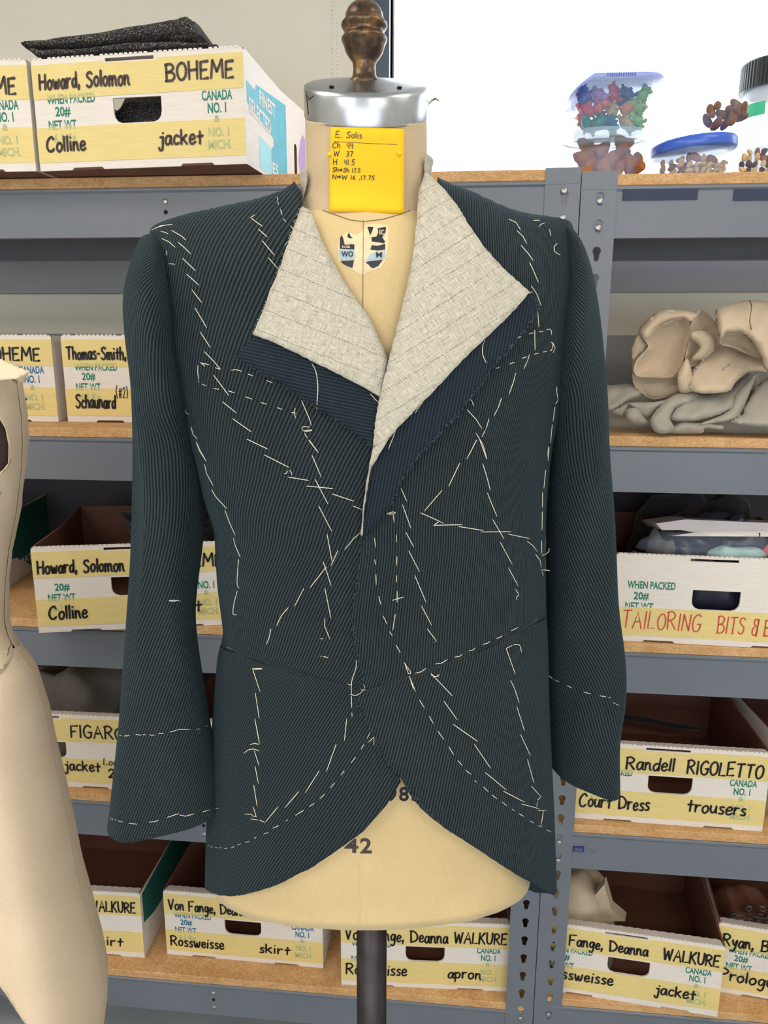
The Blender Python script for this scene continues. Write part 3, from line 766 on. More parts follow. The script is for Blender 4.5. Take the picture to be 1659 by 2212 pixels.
b5a = carton(-1.157, 1.533, sh(LT[4]), 1.2, 'taped box on the bottom shelf marked for a shirt, beside the muslin skirt', prints='none', side='teal',
    left=[('WALKURE', .68, .965, .70, .16), ('shirt', .67, .865, .17, .14)])
b5b = carton(-0.703, 1.559, sh(LT[4]), -0.5, 'open taped box on the bottom shelf marked for a skirt, under the jacket hem', pmat=M['blue'],
    left=[('Von Fange, Deanna', .03, .55, .72, .15), ('Rossweisse', .03, .37, .16, .15), ('skirt', .60, .79, .17, .14)])
b5c = carton(-0.249, 1.512, sh(LT[4]), 3.0, 'open taped box on the bottom shelf marked for an apron, behind the stand pole', prints='both',
    left=[('Von Fange, Deanna', .025, .63, .70, .17), ('WALKURE', .67, .975, .71, .16), ('Rossweisse', .03, .39, .18, .16), ('apron', .64, .83, .18, .15)])
b5d = carton(0.218, 1.523, sh(RT[4]), -5.2, 'open taped box on the bottom right shelf holding a white cloth', prints='both',
    left=[('Von Fange, Deanna', .02, .595, .72, .15), ('WALKURE', .68, .975, .71, .16), ('Rossweisse', .04, .42, .22, .15), ('jacket', .66, .87, .20, .15)])
b5e = carton(0.628, 1.560, sh(RT[4]), -7.5, 'open taped box at the bottom right corner holding dark chains', prints='left',
    left=[('Ryan, Br', .03, .30, .70, .16), ('Prologue', .03, .36, .20, .16)])
b4b = carton(0.274, 1.523, sh(RT[3]), -1.0, 'open taped box on the fourth shelf marked for trousers, right of the posts', prints='both',
    left=[('e, Randell', .165, .51, .70, .16), ('RIGOLETTO', .58, .965, .69, .17), ('Court Dress', .03, .40, .17, .17), ('trousers', .60, .90, .20, .16)])
b4c = carton(0.715, 1.56, sh(RT[3]), 2.0, 'storage box cut off by the right edge, beside the trousers box', side='teal')
b3b = carton(0.324, 1.513, sh(RT[2]), -2.0, 'white storage box lettered in red on a single tape, full of plastic bags', prints='left', tapes=(0, 1), inkm=M['red'],
    left=[('TAILORING', .052, .437, .16, .20, .0024), ('BITS & B', .52, .775, .15, .19, .0024)], missing_print=('kg',))
# maker's label on the right-hand beam
p = atY(1237, 1838, 1.5)
lb = MB().box(p[0], p[0]+0.024, 1.4968, 1.4996, p[2], p[2]+0.013)
lb = obj('maker_label', lb.V, lb.F, plain('royal_blue_label', srgb(34, 48, 120), 0.4, 0.05), rackR, world=True, label='small blue label plate')
for (s, a, b, zc, hh, m) in (('INE', .003, .021, .0065, .008, M['gray']), ('-----', .028, .052, .0085, .004, M['navy']), ('---', .034, .048, .003, .003, M['navy'])):
    V, F = font_mesh(s)
    V = [(p[0]+a+v[0]*(b-a)/font_mesh(s)[0][:, 0].max(), 1.4964, p[2]+zc-hh/2+v[1]*hh/.73) for v in V]
    obj('printed_lettering', V, F, m, rackR, world=True)

# ------------------------------------------------------------------ the dress form
def zz(y, v=0.0): return atV(787, y, v)[2]
form = tag(empty('dress_form', (FO[0], FO[1], 0)), 'vintage cream canvas dress form with aluminium neck cap, wearing the dark jacket', 'mannequin')
# horizontal sections: pixel row, left edge, right edge, front depth, back depth
FS = [(352, 665, 918, -.086, .035), (300, 664, 918, -.088, .033), (258, 664, 917, -.090, .030), (400, 664, 920, -.083, .045), (430, 662, 922, -.079, .055), (455, 648, 930, -.079, .066), (478, 610, 970, -.084, .076),
      (505, 520, 1050, -.090, .088), (535, 440, 1115, -.098, .098), (580, 400, 1150, -.104, .104), (650, 385, 1165, -.108, .106), (750, 395, 1160, -.113, .106), (850, 420, 1145, -.116, .100),
      (1000, 470, 1120, -.112, .095), (1180, 505, 1105, -.104, .086), (1350, 520, 1100, -.098, .082), (1500, 505, 1115, -.100, .090), (1650, 480, 1130, -.106, .098), (1790, 465, 1137, -.109, .100), (1885, 462, 1140, -.110, .100)]
rows = []
for (y, a, b, vf, vb) in FS:
    ua, z = uw(a, y, 0.0); ub, _ = uw(b, y, 0.0); rows.append((z, (ua+ub)/2, (ub-ua)/2, vf, vb))
rows.sort(key=lambda r: -r[0])
zs = [r[0] for r in rows]
fT = [smooth_tab(zs, [r[k] for r in rows], 0.008) for k in range(5)]
ZTOP = zz(258, -0.03); ZHEM = rows[-1][0]
def fsec(z, th, grow=0.0):
    """point of the form's skin at height z and angle th (-90 deg faces the camera)"""
    uc, a, vf, vb = fT[1](z), fT[2](z)+grow, fT[3](z)-grow, fT[4](z)+grow
    n = 2.35 if z < zz(500) else 2.05
    c, s = math.cos(th), math.sin(th)
    cx = math.copysign(abs(c)**(2/n), c); sx = math.copysign(abs(s)**(2/n), s)
    return form_pt(uc+a*cx, (vf+vb)/2+(vb-vf)/2*sx, z)
NS = 96
def skin(z0, z1, n, tilt=None):
    V = []; F = []
    for i in range(n+1):
        z = z0+(z1-z0)*i/n
        for k in range(NS):
            th = 2*PI*k/NS; p = fsec(z, th)
            if tilt and i <= 3: p[2] += tilt*(1-i/3.0)*math.sin(th)
            V.append(p)
    for i in range(n):
        for k in range(NS): F.append((i*NS+k, (i+1)*NS+k, (i+1)*NS+(k+1) % NS, i*NS+(k+1) % NS))
    return V, F
ZN = zz(452, -.079)
TILT = 0.026                                  # the neck plate leans to the front
V, F = skin(ZTOP+.004, ZN, 14, TILT); F.append(tuple(range(NS)))
neck_o = obj('neck', V, F, M['neckc'], form, world=True, smooth=True, label='scuffed greyish canvas neck')
V, F = skin(ZN, ZHEM, 70)
# frayed lower edge and a closing board
rr = random.Random(4)
base = len(V)-NS
for k in range(NS): V[base+k][2] += rr.uniform(-.0012, .0012)
F.append(tuple(range(base+NS-1, base-1, -1)))
body_o = obj('torso', V, F, M['canvas'], form, world=True, smooth=True)
# neck cap: tilted drum with a dished top, and the finial
capc = form_pt(fT[1](ZTOP), (fT[3](ZTOP)+fT[4](ZTOP))/2, ZTOP)
ra = fT[2](ZTOP)+0.0012; rb = (fT[4](ZTOP)-fT[3](ZTOP))/2+0.0012
cap = MB(); prof = [(0.985, 0.002), (1.0, 0.004), (1.0, 0.030), (0.992, 0.0335), (0.95, 0.0352), (0.80, 0.0358), (0.5, 0.0385), (0.25, 0.041), (0.001, 0.042)]
V = []; F = []; n = 96
for r, h in prof:
    for k in range(n):
        a = 2*PI*k/n; V.append(capc+FU*ra*r*math.cos(a)+FV*rb*r*math.sin(a)*0.985+np.array([0, 0, h+TILT*math.sin(a)*r]))
for i in range(len(prof)-1):
    for k in range(n): F.append((i*n+k, i*n+(k+1) % n, (i+1)*n+(k+1) % n, (i+1)*n+k))
cap_o = obj('neck_cap', V, F, M['alu'], form, world=True, smooth=True, label='polished aluminium neck cap')
for a in (-0.62, 0.60):
    q = capc+FU*a*ra*0.86+FV*(-0.55*rb)+np.array([0, 0, 0.0368-0.55*TILT])
    mb = MB().ell(q, (0.0028, 0.0028, 0.0009), n=10, m=5); obj('screw_hole', mb.V, mb.F, dk, cap_o, world=True, smooth=True)
d0 = atV(787, 187, capc@FV-FO@FV); zb = capc[2]+0.040
fin = MB(); scale = 0.0
fp = [(190, 0), (189, 33), (183, 34.5), (176, 33), (170, 28), (163, 25.5), (150, 24), (138, 25), (132, 27.5), (122, 35), (112, 41), (100, 44), (94, 46.5), (88, 49), (84, 49.5), (80, 47), (76, 43.5), (72, 42.5), (66, 44.5), (60, 48.5), (56, 50), (51, 49), (46, 45), (42, 42), (36, 41), (28, 39.5), (20, 36), (12, 30), (5, 21), (1, 11), (-1, 0.5)]
vc = (capc-FO)@FV
prof = []
for y, r in fp:
    p = atV(787, y, vc); q = atV(787+max(r, .5), y, vc); prof.append((np.linalg.norm(q-p), p[2]))
zoff = 0
V = []; F = []; n = 48; c0 = atV(787, 120, vc)
for r, z in prof:
    for k in range(n):
        a = 2*PI*k/n; V.append((c0[0]+r*math.cos(a), c0[1]+r*math.sin(a), z))
for i in range(len(prof)-1):
    for k in range(n): F.append((i*n+k, i*n+(k+1) % n, (i+1)*n+(k+1) % n, (i+1)*n+k))
obj('finial', V, F, M['bronze'], form, world=True, smooth=True, label='antique bronze acorn-shaped finial')
# pole with brass collar, base plate and caster feet below the picture
pc = form_pt(0.006, -0.006, 0)
mb = MB(); r = 0.0218
mb.lathe([(r, 0.06), (r, ZHEM-0.03)], (pc[0], pc[1], 0), 28); obj('stand_pole', mb.V, mb.F, M['pole'], form, world=True, smooth=True)
mb = MB(); mb.lathe([(r+.0006, ZHEM-0.055), (r+.0014, ZHEM-0.050), (r+.0016, ZHEM+0.004), (r-.002, ZHEM+0.006)], (pc[0], pc[1], 0), 28); obj('brass_collar', mb.V, mb.F, M['brass'], form, world=True, smooth=True)
mb = MB(); mb.lathe([(0.05, 0.055), (0.055, 0.07), (0.03, 0.085), (0.024, 0.13)], (pc[0], pc[1], 0), 28); obj('stand_hub', mb.V, mb.F, M['pole'], form, world=True, smooth=True)
for k in range(4):
    a = PI/4+k*PI/2; mb = MB(); e = np.array([pc[0]+.26*math.cos(a), pc[1]+.26*math.sin(a), 0.012]); s0 = np.array([pc[0]+.03*math.cos(a), pc[1]+.03*math.sin(a), 0.07])
    mb.tube([s0, (s0+e)/2+np.array([0, 0, .012]), e], [.014, .012, .0115], 8); obj('stand_foot', mb.V, mb.F, M['pole'], form, world=True, smooth=True)

# ------------------------------------------------------------------ the jacket: depth of its front as a function of (u, z)
SH = [(300, 528), (317, 512), (345, 490), (420, 470), (520, 450), (600, 430), (630, 412), (655, 392), (700, 385), (787, 385), (860, 385), (925, 390), (960, 408), (1020, 430), (1080, 458), (1130, 474), (1215, 482), (1232, 492), (1250, 515)]
q = [uw(x, y, 0.0) for x, y in SH]
wsh = smooth_tab([a for a, b in q], [b+0.004 for a, b in q], 0.006)
SIL = [(470, 296, 1252), (520, 300, 1250), (640, 330, 1246), (780, 362, 1232), (888, 394, 1206), (950, 412, 1187), (1004, 430, 1181), (1058, 440, 1176), (1087, 448, 1174), (1131, 466, 1172), (1190, 468, 1171), (1257, 472, 1173), (1312, 479, 1174), (1365, 486, 1177), (1402, 473, 1178), (1456, 468, 1179), (1529, 462, 1181), (1600, 459, 1184), (1757, 449, 1191), (1830, 447, 1193), (1960, 445, 1197), (2050, 444, 1200)]
zs = []; ul = []; ur = []
for y, a, b in SIL:
    u0, z = uw(a, y, 0.0); u1, _ = uw(b, y, 0.0); zs.append(z); ul.append(u0); ur.append(u1)
UL = smooth_tab(zs, ul, 0.009); UR = smooth_tab(zs, ur, 0.009)
BF = [(380, .080), (450, .086), (520, .100), (600, .112), (700, .122), (820, .131), (950, .132), (1100, .126), (1250, .120), (1380, .118), (1500, .122), (1700, .132), (1950, .142), (2050, .145)]
Bf = smooth_tab([zz(y) for y, b in BF], [b for y, b in BF], 0.02)
zneck = zz(452)
def folds(u, z):
    d = 0.0022*math.sin(38*u+9*z+1.0)*math.exp(-((z-1.45)/.25)**2)
    d += 0.003*math.exp(-(((u+.15)-0.35*(z-1.55))/.018)**2)*math.exp(-((z-1.53)/.09)**2)
    d += -0.003*math.exp(-(((u-.185)+0.1*(z-1.5))/.020)**2)*math.exp(-((z-1.52)/.12)**2)
    t = max(0.0, (1.30-z)/.35); d += t*0.007*math.sin(30*u+0.6)
    return d
def Fs(s, z):
    a = abs(s)
    return (max(0.0, 1-a**2.6))**(1/2.0)
def Fd(u, z):
    l, r = UL(z), UR(z); s = (u-(l+r)/2)/((r-l)/2); s = max(-1, min(1, s))
    d = (wsh(u)-z)/0.085
    h = 0.0 if d <= 0 else math.sqrt(1-(1-min(d, 1.0))**2)
    return -(Bf(z)+folds(u, z))*Fs(s, z)*(0.12+0.88*h)
def pix_uz(x, y, off=0.0):
    v = -0.10
    for _ in range(40):
        p = atV(x, y, v); u = (p-FO)@FU; v = 0.5*v+0.5*(Fd(u, p[2])-off)
    return u, p[2]
def su(u, z):  # surface parameter that stays even towards the side seams
    l, r = UL(z), UR(z); s = max(-1, min(1, (u-(l+r)/2)/((r-l)/2))); return 0.235*math.asin(s)
def us(q, z):
    l, r = UL(z), UR(z); return (l+r)/2+(r-l)/2*math.sin(max(-PI/2, min(PI/2, q/0.235)))
jacket = tag(empty('tailcoat_jacket', (FO[0], FO[1], 0)), 'half-made dark teal ribbed wool jacket with white basting on the dress form', 'jacket')
JV = []; JF = []                         # everything stitches can sit on
def keep(V, F):
    n = len(JV); JV.extend([tuple(v) for v in V]); JF.extend([tuple(i+n for i in f) for f in F])
def ribuv(q, z, ang, k=0.0):
    a = math.radians(ang); return (q*math.sin(a)-z*math.cos(a)+k*q*(z-1.25), q*math.cos(a)+z*math.sin(a))
def panel(name, outline, off, ang, mat=None, k=0.0, step=0.0075, jit=0.0004, thick=0.0016, parent=None, label=None, edge=0.005, curl=0.0, raw=True):
    P = []
    for e in outline:
        if e[0] == 's':      # ('s', side, pixel row): a point on the side seam
            z = zz(e[2]); P.append((0.235*PI/2*e[1], z))
        elif e[0] == 'h':    # ('h', x pixel): a point on the shoulder line
            u = uw(e[1], 470)[0]; z = wsh(u)-0.0005; P.append((su(u, z), z))
        else:
            u, z = pix_uz(e[0], e[1], off); P.append((su(u, z), z))
    P = resample(P, edge, True, jit)
    V, F = cdt(P, (), step); C = []
    for q, z in V:
        u = us(q, z); C.append(form_pt(u, Fd(u, z)-off, z))
    C = np.array(C)
    V3, G = thicken(C, F, FV*thick*np.ones((len(C), 1)))
    uv = [ribuv(q, z, ang, k) for q, z in V]; uv = uv+uv
    o = obj(name, V3, G, mat or M['rib'], parent or jacket, world=True, smooth=True, uv=uv, label=label); keep(C, F); return o

# front panels above the waist seam
LSEAM = [(335, 511), (346, 523), (357, 555), (362, 595), (371, 653), (377, 725), (380, 780), (395, 834), (402, 888), (409, 930)]
RSEAM = [(1217, 489), (1224, 519), (1229, 581), (1224, 617), (1218, 671), (1215, 725), (1209, 762), (1204, 834), (1199, 885)]
panel('front_panel', [('h', 330)]+[('h', x) for x in (420, 520, 600, 640)]+[(652, 420), (660, 500), (700, 620), (770, 740), (830, 860), (835, 1000), (830, 1200), (830, 1400), (800, 1498), (765, 1487), (700, 1470), (600, 1440), (520, 1410), ('s', -1, 1388), ('s', -1, 1200), ('s', -1, 1000), ('s', -1, 880), (372, 888), (350, 780), (343, 653), (330, 580), (322, 525)],
      0.0, 60, k=-0.3, label='left-hand chest panel with diagonal ribs')
panel('front_panel', [('h', 1226), ('h', 1150), ('h', 1080), ('h', 1020), ('h', 965), ('h', 940), (925, 470), (900, 600), (860, 760), (830, 900), (806, 1003), (793, 1044), (786, 1095), (781, 1167), (773, 1239), (766, 1293), (761, 1330), (764, 1384), (773, 1427), (786, 1474), (793, 1490), (840, 1478), (900, 1455), (1000, 1418), (1100, 1375), (1150, 1345), ('s', 1, 1322), ('s', 1, 1200), ('s', 1, 1050), ('s', 1, 890), (1232, 780), (1243, 653), (1248, 580), (1244, 515)],
      0.006, 79, k=0.5, label='right-hand chest panel lapped over the left')
# skirts below the waist seam
panel('skirt_panel', [(765, 1489), (700, 1472), (600, 1442), (520, 1412), ('s', -1, 1390), ('s', -1, 1600), ('s', -1, 1800), ('s', -1, 1905), (452, 1926), (470, 1933), (500, 1936), (527, 1933), (600, 1911), (672, 1875), (708, 1851), (744, 1826), (784, 1797), (837, 1736), (866, 1689), (830, 1600), (800, 1530), (790, 1492)],
      0.0005, 60, k=0.3, label='left-hand cutaway skirt panel')
panel('skirt_panel', [(793, 1492), (840, 1480), (900, 1457), (1000, 1420), (1100, 1377), (1150, 1347), ('s', 1, 1324), ('s', 1, 1500), ('s', 1, 1700), ('s', 1, 1860), ('s', 1, 1925), (1184, 1928), (1155, 1910), (1112, 1888), (1057, 1852), (1003, 1816), (960, 1789), (909, 1747), (884, 1715), (869, 1686), (833, 1642), (822, 1613), (811, 1600), (793, 1565), (782, 1531), (768, 1512), (775, 1503)],
      0.0065, 76, label='right-hand cutaway skirt panel')
# raised seams
def pipe(name, pts, off, r, mat, parent, ell=1.0):
    pts = resample(pts, 10, False); C = []
    for x, y in pts:
        u, z = pix_uz(x, y, off); C.append(form_pt(u, Fd(u, z)-off, z))
    mb = MB().tube(C, r, 6); return obj(name, mb.V, mb.F, mat, parent, world=True, smooth=True)
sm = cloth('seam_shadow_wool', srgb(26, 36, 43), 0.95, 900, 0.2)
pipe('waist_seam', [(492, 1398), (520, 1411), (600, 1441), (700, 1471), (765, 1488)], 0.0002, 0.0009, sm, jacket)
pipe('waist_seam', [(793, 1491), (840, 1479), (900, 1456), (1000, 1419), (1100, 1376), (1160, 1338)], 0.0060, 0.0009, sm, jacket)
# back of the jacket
V = []; F = []; nz, nq = 60, 48
for i in range(nz+1):
    for j in range(nq+1):
        q = -PI/2+PI*j/nq; zb_ = zz(1905)-0.006
        u0 = us(0.235*q, 1.6); t = i/nz
        zt = wsh(uw(300+950*(j/nq), 470)[0])-0.030
        z = zb_+(zt-zb_)*t; u = us(0.235*q, z)
        d = (wsh(u)-0.010-z)/0.16; h = 0 if d <= 0 else math.sqrt(1-(1-min(d, 1))**2)
        l, r = UL(z), UR(z); s = (u-(l+r)/2)/((r-l)/2)
        V.append(form_pt(u, (Bf(z)*0.90)*Fs(max(-1, min(1, s)), z)*h, z))
for i in range(nz):
    for j in range(nq): F.append((i*(nq+1)+j, (i+1)*(nq+1)+j, (i+1)*(nq+1)+j+1, i*(nq+1)+j+1))
P = np.array(V); P3, G = thicken(P, F, -FV*0.0016*np.ones((len(P), 1)))
uv = [(v@FU, v[2]) for v in P]; obj('back_panel', P3, G, M['rib'], jacket, world=True, smooth=True, uv=uv+uv)
# tail of the back hanging lower at the right-hand side
tl = [atV(x, y, 0.06) for x, y in ((1118, 1880), (1133, 1917), (1155, 1928), (1185, 1930), (1197, 1934), (1195, 1880))]
mbp = np.array(tl); P3, G = thicken(mbp, [tuple(range(len(tl)))], FV*0.0016*np.ones((len(tl), 1)))
obj('back_hem', P3, G, M['ribback'], jacket, world=True, uv=[(v@FU, v[2]) for v in P3])

# sleeves: each row gives (outer x, y) and (inner x, y) in the picture and the depth of both edges
def sleeve(rows, vo, vi, ff, fb, ang, label, k=0.0, pw=2.4, crease=None):
    V = []; F = []; uv = []; n = 44; acc = 0; prev = None; m = len(rows)
    # resample rows
    R = []
    key = np.arange(m); T = np.linspace(0, m-1, 110)
    A = np.array([[r[0], r[1], r[2], r[3], vo[i], vi[i], ff[i], fb[i]] for i, r in enumerate(rows)], float)
    Q = np.stack([smooth_tab(key, A[:, c], 0.45)(T) for c in range(8)], 1)
    Q[0] = A[0]; Q[-1] = A[-1]
    for i, (xo, yo, xi, yi, a, b, f1, f2) in enumerate(Q):
        Po = atV(xo, yo, a); Pi = atV(xi, yi, b); ax = (Pi-Po)/2; c = (Po+Pi)/2
        if prev is not None: acc += np.linalg.norm(c-prev)
        prev = c; wd = np.linalg.norm(ax); cum = 0; last = None; row = []
        for j in range(n):
            t = 2*PI*j/n; s, h = math.cos(t), math.sin(t)
            ss = math.copysign(abs(s)**(2/pw), s); hh = math.copysign(abs(h)**(2/pw), h)
            dep = (f1 if hh > 0 else f2)*hh
            zf = c[2]
            wob = 1+0.05*math.sin(9*acc+2.2*s)+0.04*math.sin(23*acc+5*s+1)
            if crease and hh > 0 and i > 26 and i < 86:
                wi = math.sin(PI*(i-26)/60.0); e = max(0.0, (ss-crease)/(1-crease)); dep *= (1-0.95*wi*e**0.7)
            p = c+ax*(-ss)-FV*dep*wob
            if last is not None: cum += np.linalg.norm(p-last)
            last = p; V.append(p); row.append(cum)
        for cc in row: uv.append(ribuv(cc, -acc, ang, k))
    K = len(Q)
    for i in range(K-1):
        for j in range(n): F.append((i*n+j, i*n+(j+1) % n, (i+1)*n+(j+1) % n, (i+1)*n+j))
    F.append(tuple(range(n-1, -1, -1)))
    # inside of the cuff
    b = (K-1)*n; cen = np.mean(V[b:b+n], axis=0); L = len(V)
    for j in range(n): V.append(cen+(V[b+j]-cen)*0.955); uv.append(uv[b+j])
    b2 = (K-12)*n; cen2 = np.mean(V[b2:b2+n], axis=0)
    for j in range(n): V.append(cen2+(V[b2+j]-cen2)*0.93); uv.append((uv[b+j][0], uv[b+j][1]+.08))
    for j in range(n):
        F.append((b+j, b+(j+1) % n, L+(j+1) % n, L+j)); F.append((L+j, L+(j+1) % n, L+n+(j+1) % n, L+n+j))
    F.append(tuple(L+n+j for j in range(n)))
    F = [f[::-1] for f in F]
    o = obj('sleeve', V, F, M['rib'], jacket, world=True, smooth=True, uv=uv, label=label); keep(V, F); return o
LR = [(322, 508, 334, 508), (312, 516, 341, 516), (307, 532, 350, 530), (300, 560, 358, 558), (288, 600, 363, 600), (281, 640, 369, 640), (281, 725, 377, 725), (283, 780, 381, 780), (284, 834, 394, 834), (285, 888, 402, 888), (286, 940, 412, 940), (286, 1000, 431, 1000), (285, 1058, 439, 1058), (284, 1130, 440, 1130), (282, 1203, 433, 1203), (279, 1270, 423, 1270), (275, 1340, 415, 1340), (271, 1431, 427, 1431), (267, 1500, 440, 1500), (262, 1569, 449, 1560), (251, 1667, 468, 1645), (244, 1730, 478, 1700), (238, 1768, 486, 1728)]
n_ = len(LR)
def edgev(rows, upto, side, base):
    out = []
    for i, r in enumerate(rows):
        if i < upto:
            u, z = pix_uz(r[2], r[3]); out.append(Fd(u, z)+0.004)
        else: out.append(base)
    return out
vi = edgev(LR, 10, 0, -0.035)
vi[11:17] = [-.02, -.005, 0.0, 0.0, -.005, -.02]
sleeve(LR, [-.005, -.005, -.005, -.004, 0, .005, .01, .01, .01, .01, .005, 0, -.005, -.01, -.01, -.01, -.015, -.02, -.02, -.02, -.02, -.02, -.02], vi,
       [.012, .026, .038, .048, .056, .060, .062, .060, .056, .052, .050, .052, .052, .052, .052, .050, .050, .050, .052, .054, .058, .060, .060], [.01, .02, .035, .045, .05, .055, .055, .055, .05, .05, .05, .05, .05, .05, .05, .05, .05, .05, .05, .05, .05, .05, .05], 77, 'left-hand sleeve with flared cuff', k=0.0, crease=0.40)
RR = [(1224, 488, 1216, 489), (1232, 498, 1219, 500), (1244, 520, 1222, 519), (1256, 545, 1226, 550), (1271, 602, 1229, 602), (1283, 682, 1218, 682), (1292, 762, 1209, 762), (1303, 852, 1203, 840), (1310, 1000, 1186, 980), (1314, 1030, 1183, 1030), (1321, 1131, 1184, 1131), (1325, 1239, 1185, 1239), (1329, 1312, 1182, 1312), (1340, 1377, 1178, 1370), (1345, 1430, 1177, 1420), (1344, 1492, 1177, 1470), (1338, 1529, 1178, 1510), (1330, 1575, 1180, 1545), (1330, 1630, 1182, 1600), (1332, 1691, 1184, 1643)]
vi2 = edgev(RR, 8, 1, 0.03)
vi2[8:] = [0.0, 0.01, 0.02] + [0.025]*(len(RR)-11)
sleeve(RR, [-.01, -.01, -.008, -.006, 0, .005, .01, .015, .015, .015, .015, .015, .01, .01, .01, .01, .01, .01, .01, .01], vi2,
       [.012, .020, .030, .036, .044, .050, .054, .056, .056, .056, .056, .056, .056, .058, .060, .060, .058, .056, .056, .056], [.01, .015, .025, .03, .04, .05, .055, .055, .055, .055, .055, .055, .055, .055, .055, .055, .055, .055, .055, .055], 68, 'right-hand sleeve with upturned stitch line', k=0.0)

# lapels: pieces that roll off the surface
def lapel(name, outline, fold, off0, off1, mat, ang, label, step=0.006, jit=0.0005, roll=0.010, reach=0.06, thick=0.0013, tw=None, kk=0.0):
    P = [pix_uz(x, y, off0) for x, y in outline]; L = [np.array(pix_uz(x, y, off0)) for x, y in fold]
    P = resample(P, 0.004, True, jit); V, F = cdt(P, (), step); C = []
    for u, z in V:
        d = 9
        for a, b in zip(L[:-1], L[1:]):
            e = b-a; t = max(0, min(1, ((np.array((u, z))-a)@e)/(e@e))); d = min(d, np.linalg.norm(a+e*t-np.array((u, z))))
        t = min(1, d/roll); rl = math.sqrt(1-(1-t)**2)
        off = off0*(0.35+0.65*rl)+(off1-off0)*min(1, d/reach)
        if tw: off += tw(u, z)
        C.append(form_pt(u, Fd(u, z)-off, z))
    C = np.array(C); V3, G = thicken(C, F, FV*thick*np.ones((len(C), 1)))
    uv = [ribuv(u, z, ang, kk) for u, z in V]
    o = obj(name, V3, G, mat, jacket, world=True, smooth=True, uv=uv+uv, label=label); keep(C, F); return o
lfold = [(652, 430), (668, 470), (700, 530), (745, 610), (800, 690), (838, 775), (826, 860)]
lapel('lapel_facing', [(600, 640), (552, 725), (530, 748), (510, 770), (545, 792), (575, 810), (600, 822), (660, 862), (720, 902), (760, 930), (806, 966), (822, 880), (830, 850), (800, 700)], lfold, 0.004, 0.009, M['ribback'], 168, 'dark flap showing the wrong side under the left-hand lapel')
lapel('lapel', [(668, 452), (652, 445), (643, 470), (625, 520), (612, 560), (598, 600), (584, 630), (575, 660), (562, 690), (548, 722), (600, 743), (640, 762), (680, 782), (720, 802), (760, 823), (800, 845), (826, 860), (838, 775), (800, 690), (745, 610), (700, 530), (680, 480)], lfold, 0.008, 0.015, M['plaid'], 69, 'left-hand oatmeal windowpane lapel', kk=0.3)
rfold = [(905, 400), (905, 460), (895, 560), (870, 660), (845, 760), (822, 850), (812, 930), (805, 1000), (790, 1080), (781, 1160)]
lapel('lapel_facing', [(1140, 636), (1156, 643), (1163, 662), (1150, 690), (1126, 722), (1097, 758), (1065, 791), (1032, 841), (981, 903), (942, 946), (905, 985), (870, 1035), (845, 1090), (818, 1128), (798, 1150), (785, 1168), (781, 1150), (786, 1100), (800, 1020), (830, 940), (900, 840), (1000, 740), (1080, 660)], rfold, 0.0105, 0.017, M['ribback'], 80, 'dark flap showing the wrong side under the right-hand lapel')
lapel('lapel', [(918, 372), (935, 385), (960, 410), (985, 442), (1012, 488), (1040, 530), (1068, 562), (1095, 590), (1142, 632), (1118, 660), (1090, 690), (1050, 728), (1000, 775), (940, 840), (900, 882), (860, 922), (838, 950), (818, 985), (803, 1012), (795, 1050), (788, 1095), (783, 1160), (779, 1160), (786, 1080), (797, 1010), (806, 960), (812, 900), (822, 850), (845, 760), (870, 660), (888, 580), (897, 520), (902, 460), (906, 410)], rfold, 0.018, 0.024, M['plaid'], 122, 'right-hand oatmeal windowpane lapel', kk=-0.3)
# collar band round the back of the neck
V = []; F = []; n = 40
for i in range(n+1):
    a = math.radians(-30+238*i/n); ft = i/n
    for (rr_, dz) in ((0.004, -0.03), (0.005, -0.012), (0.006, -0.004), (0.0075, 0.0)):
        z = zz(358+30*ft)+dz; p = fsec(min(z, ZTOP), a, rr_); p[2] = z; V.append(p)
for i in range(n):
    for j in range(3): F.append((i*4+j, (i+1)*4+j, (i+1)*4+j+1, i*4+j+1))
P = np.array(V); cen = form_pt(fT[1](zz(415)), -0.02, 0); offv = (cen-P)*np.array([1, 1, 0]); offv /= np.linalg.norm(offv, axis=1)[:, None]
P3, G = thicken(P, F, offv*0.0014); uv = [(i//4*0.008, (i % 4)*.015) for i in range(len(P))]
obj('collar', P3, G, M['plaid'], jacket, world=True, smooth=True, uv=uv+uv, label='oatmeal collar stand behind the neck')

# ------------------------------------------------------------------ basting stitches, lying on the cloth
BV = BVHTree.FromPolygons([Vector(v) for v in JV], JF)
TOR = BVHTree.FromPolygons([Vector(tuple(v)) for v in ([tuple(body_o.data.vertices[i].co[k]+org(form)[k] for k in range(3)) for i in range(len(body_o.data.vertices))])], [tuple(p.vertices) for p in body_o.data.polygons])
NEC = BVHTree.FromPolygons([Vector(tuple(v.co[k]+org(form)[k] for k in range(3))) for v in neck_o.data.vertices], [tuple(p.vertices) for p in neck_o.data.polygons])
CAPB = BVHTree.FromPolygons([Vector(tuple(v.co[k]+org(form)[k] for k in range(3))) for v in cap_o.data.vertices], [tuple(p.vertices) for p in cap_o.data.polygons])
def cast(tree, x, y, lift):
    d = Vector(tuple(ray(x, y))).normalized(); h = tree.ray_cast(Vector(tuple(CAMP)), d)
    if h[0] is None: return None
    n = h[1] if h[1].dot(d) < 0 else -h[1]
    return np.array(h[0]+n*lift), h[3]
def S(txt): return [[tuple(map(float, p.split(','))) for p in st.split()] for st in txt.split(';') if st.strip()]
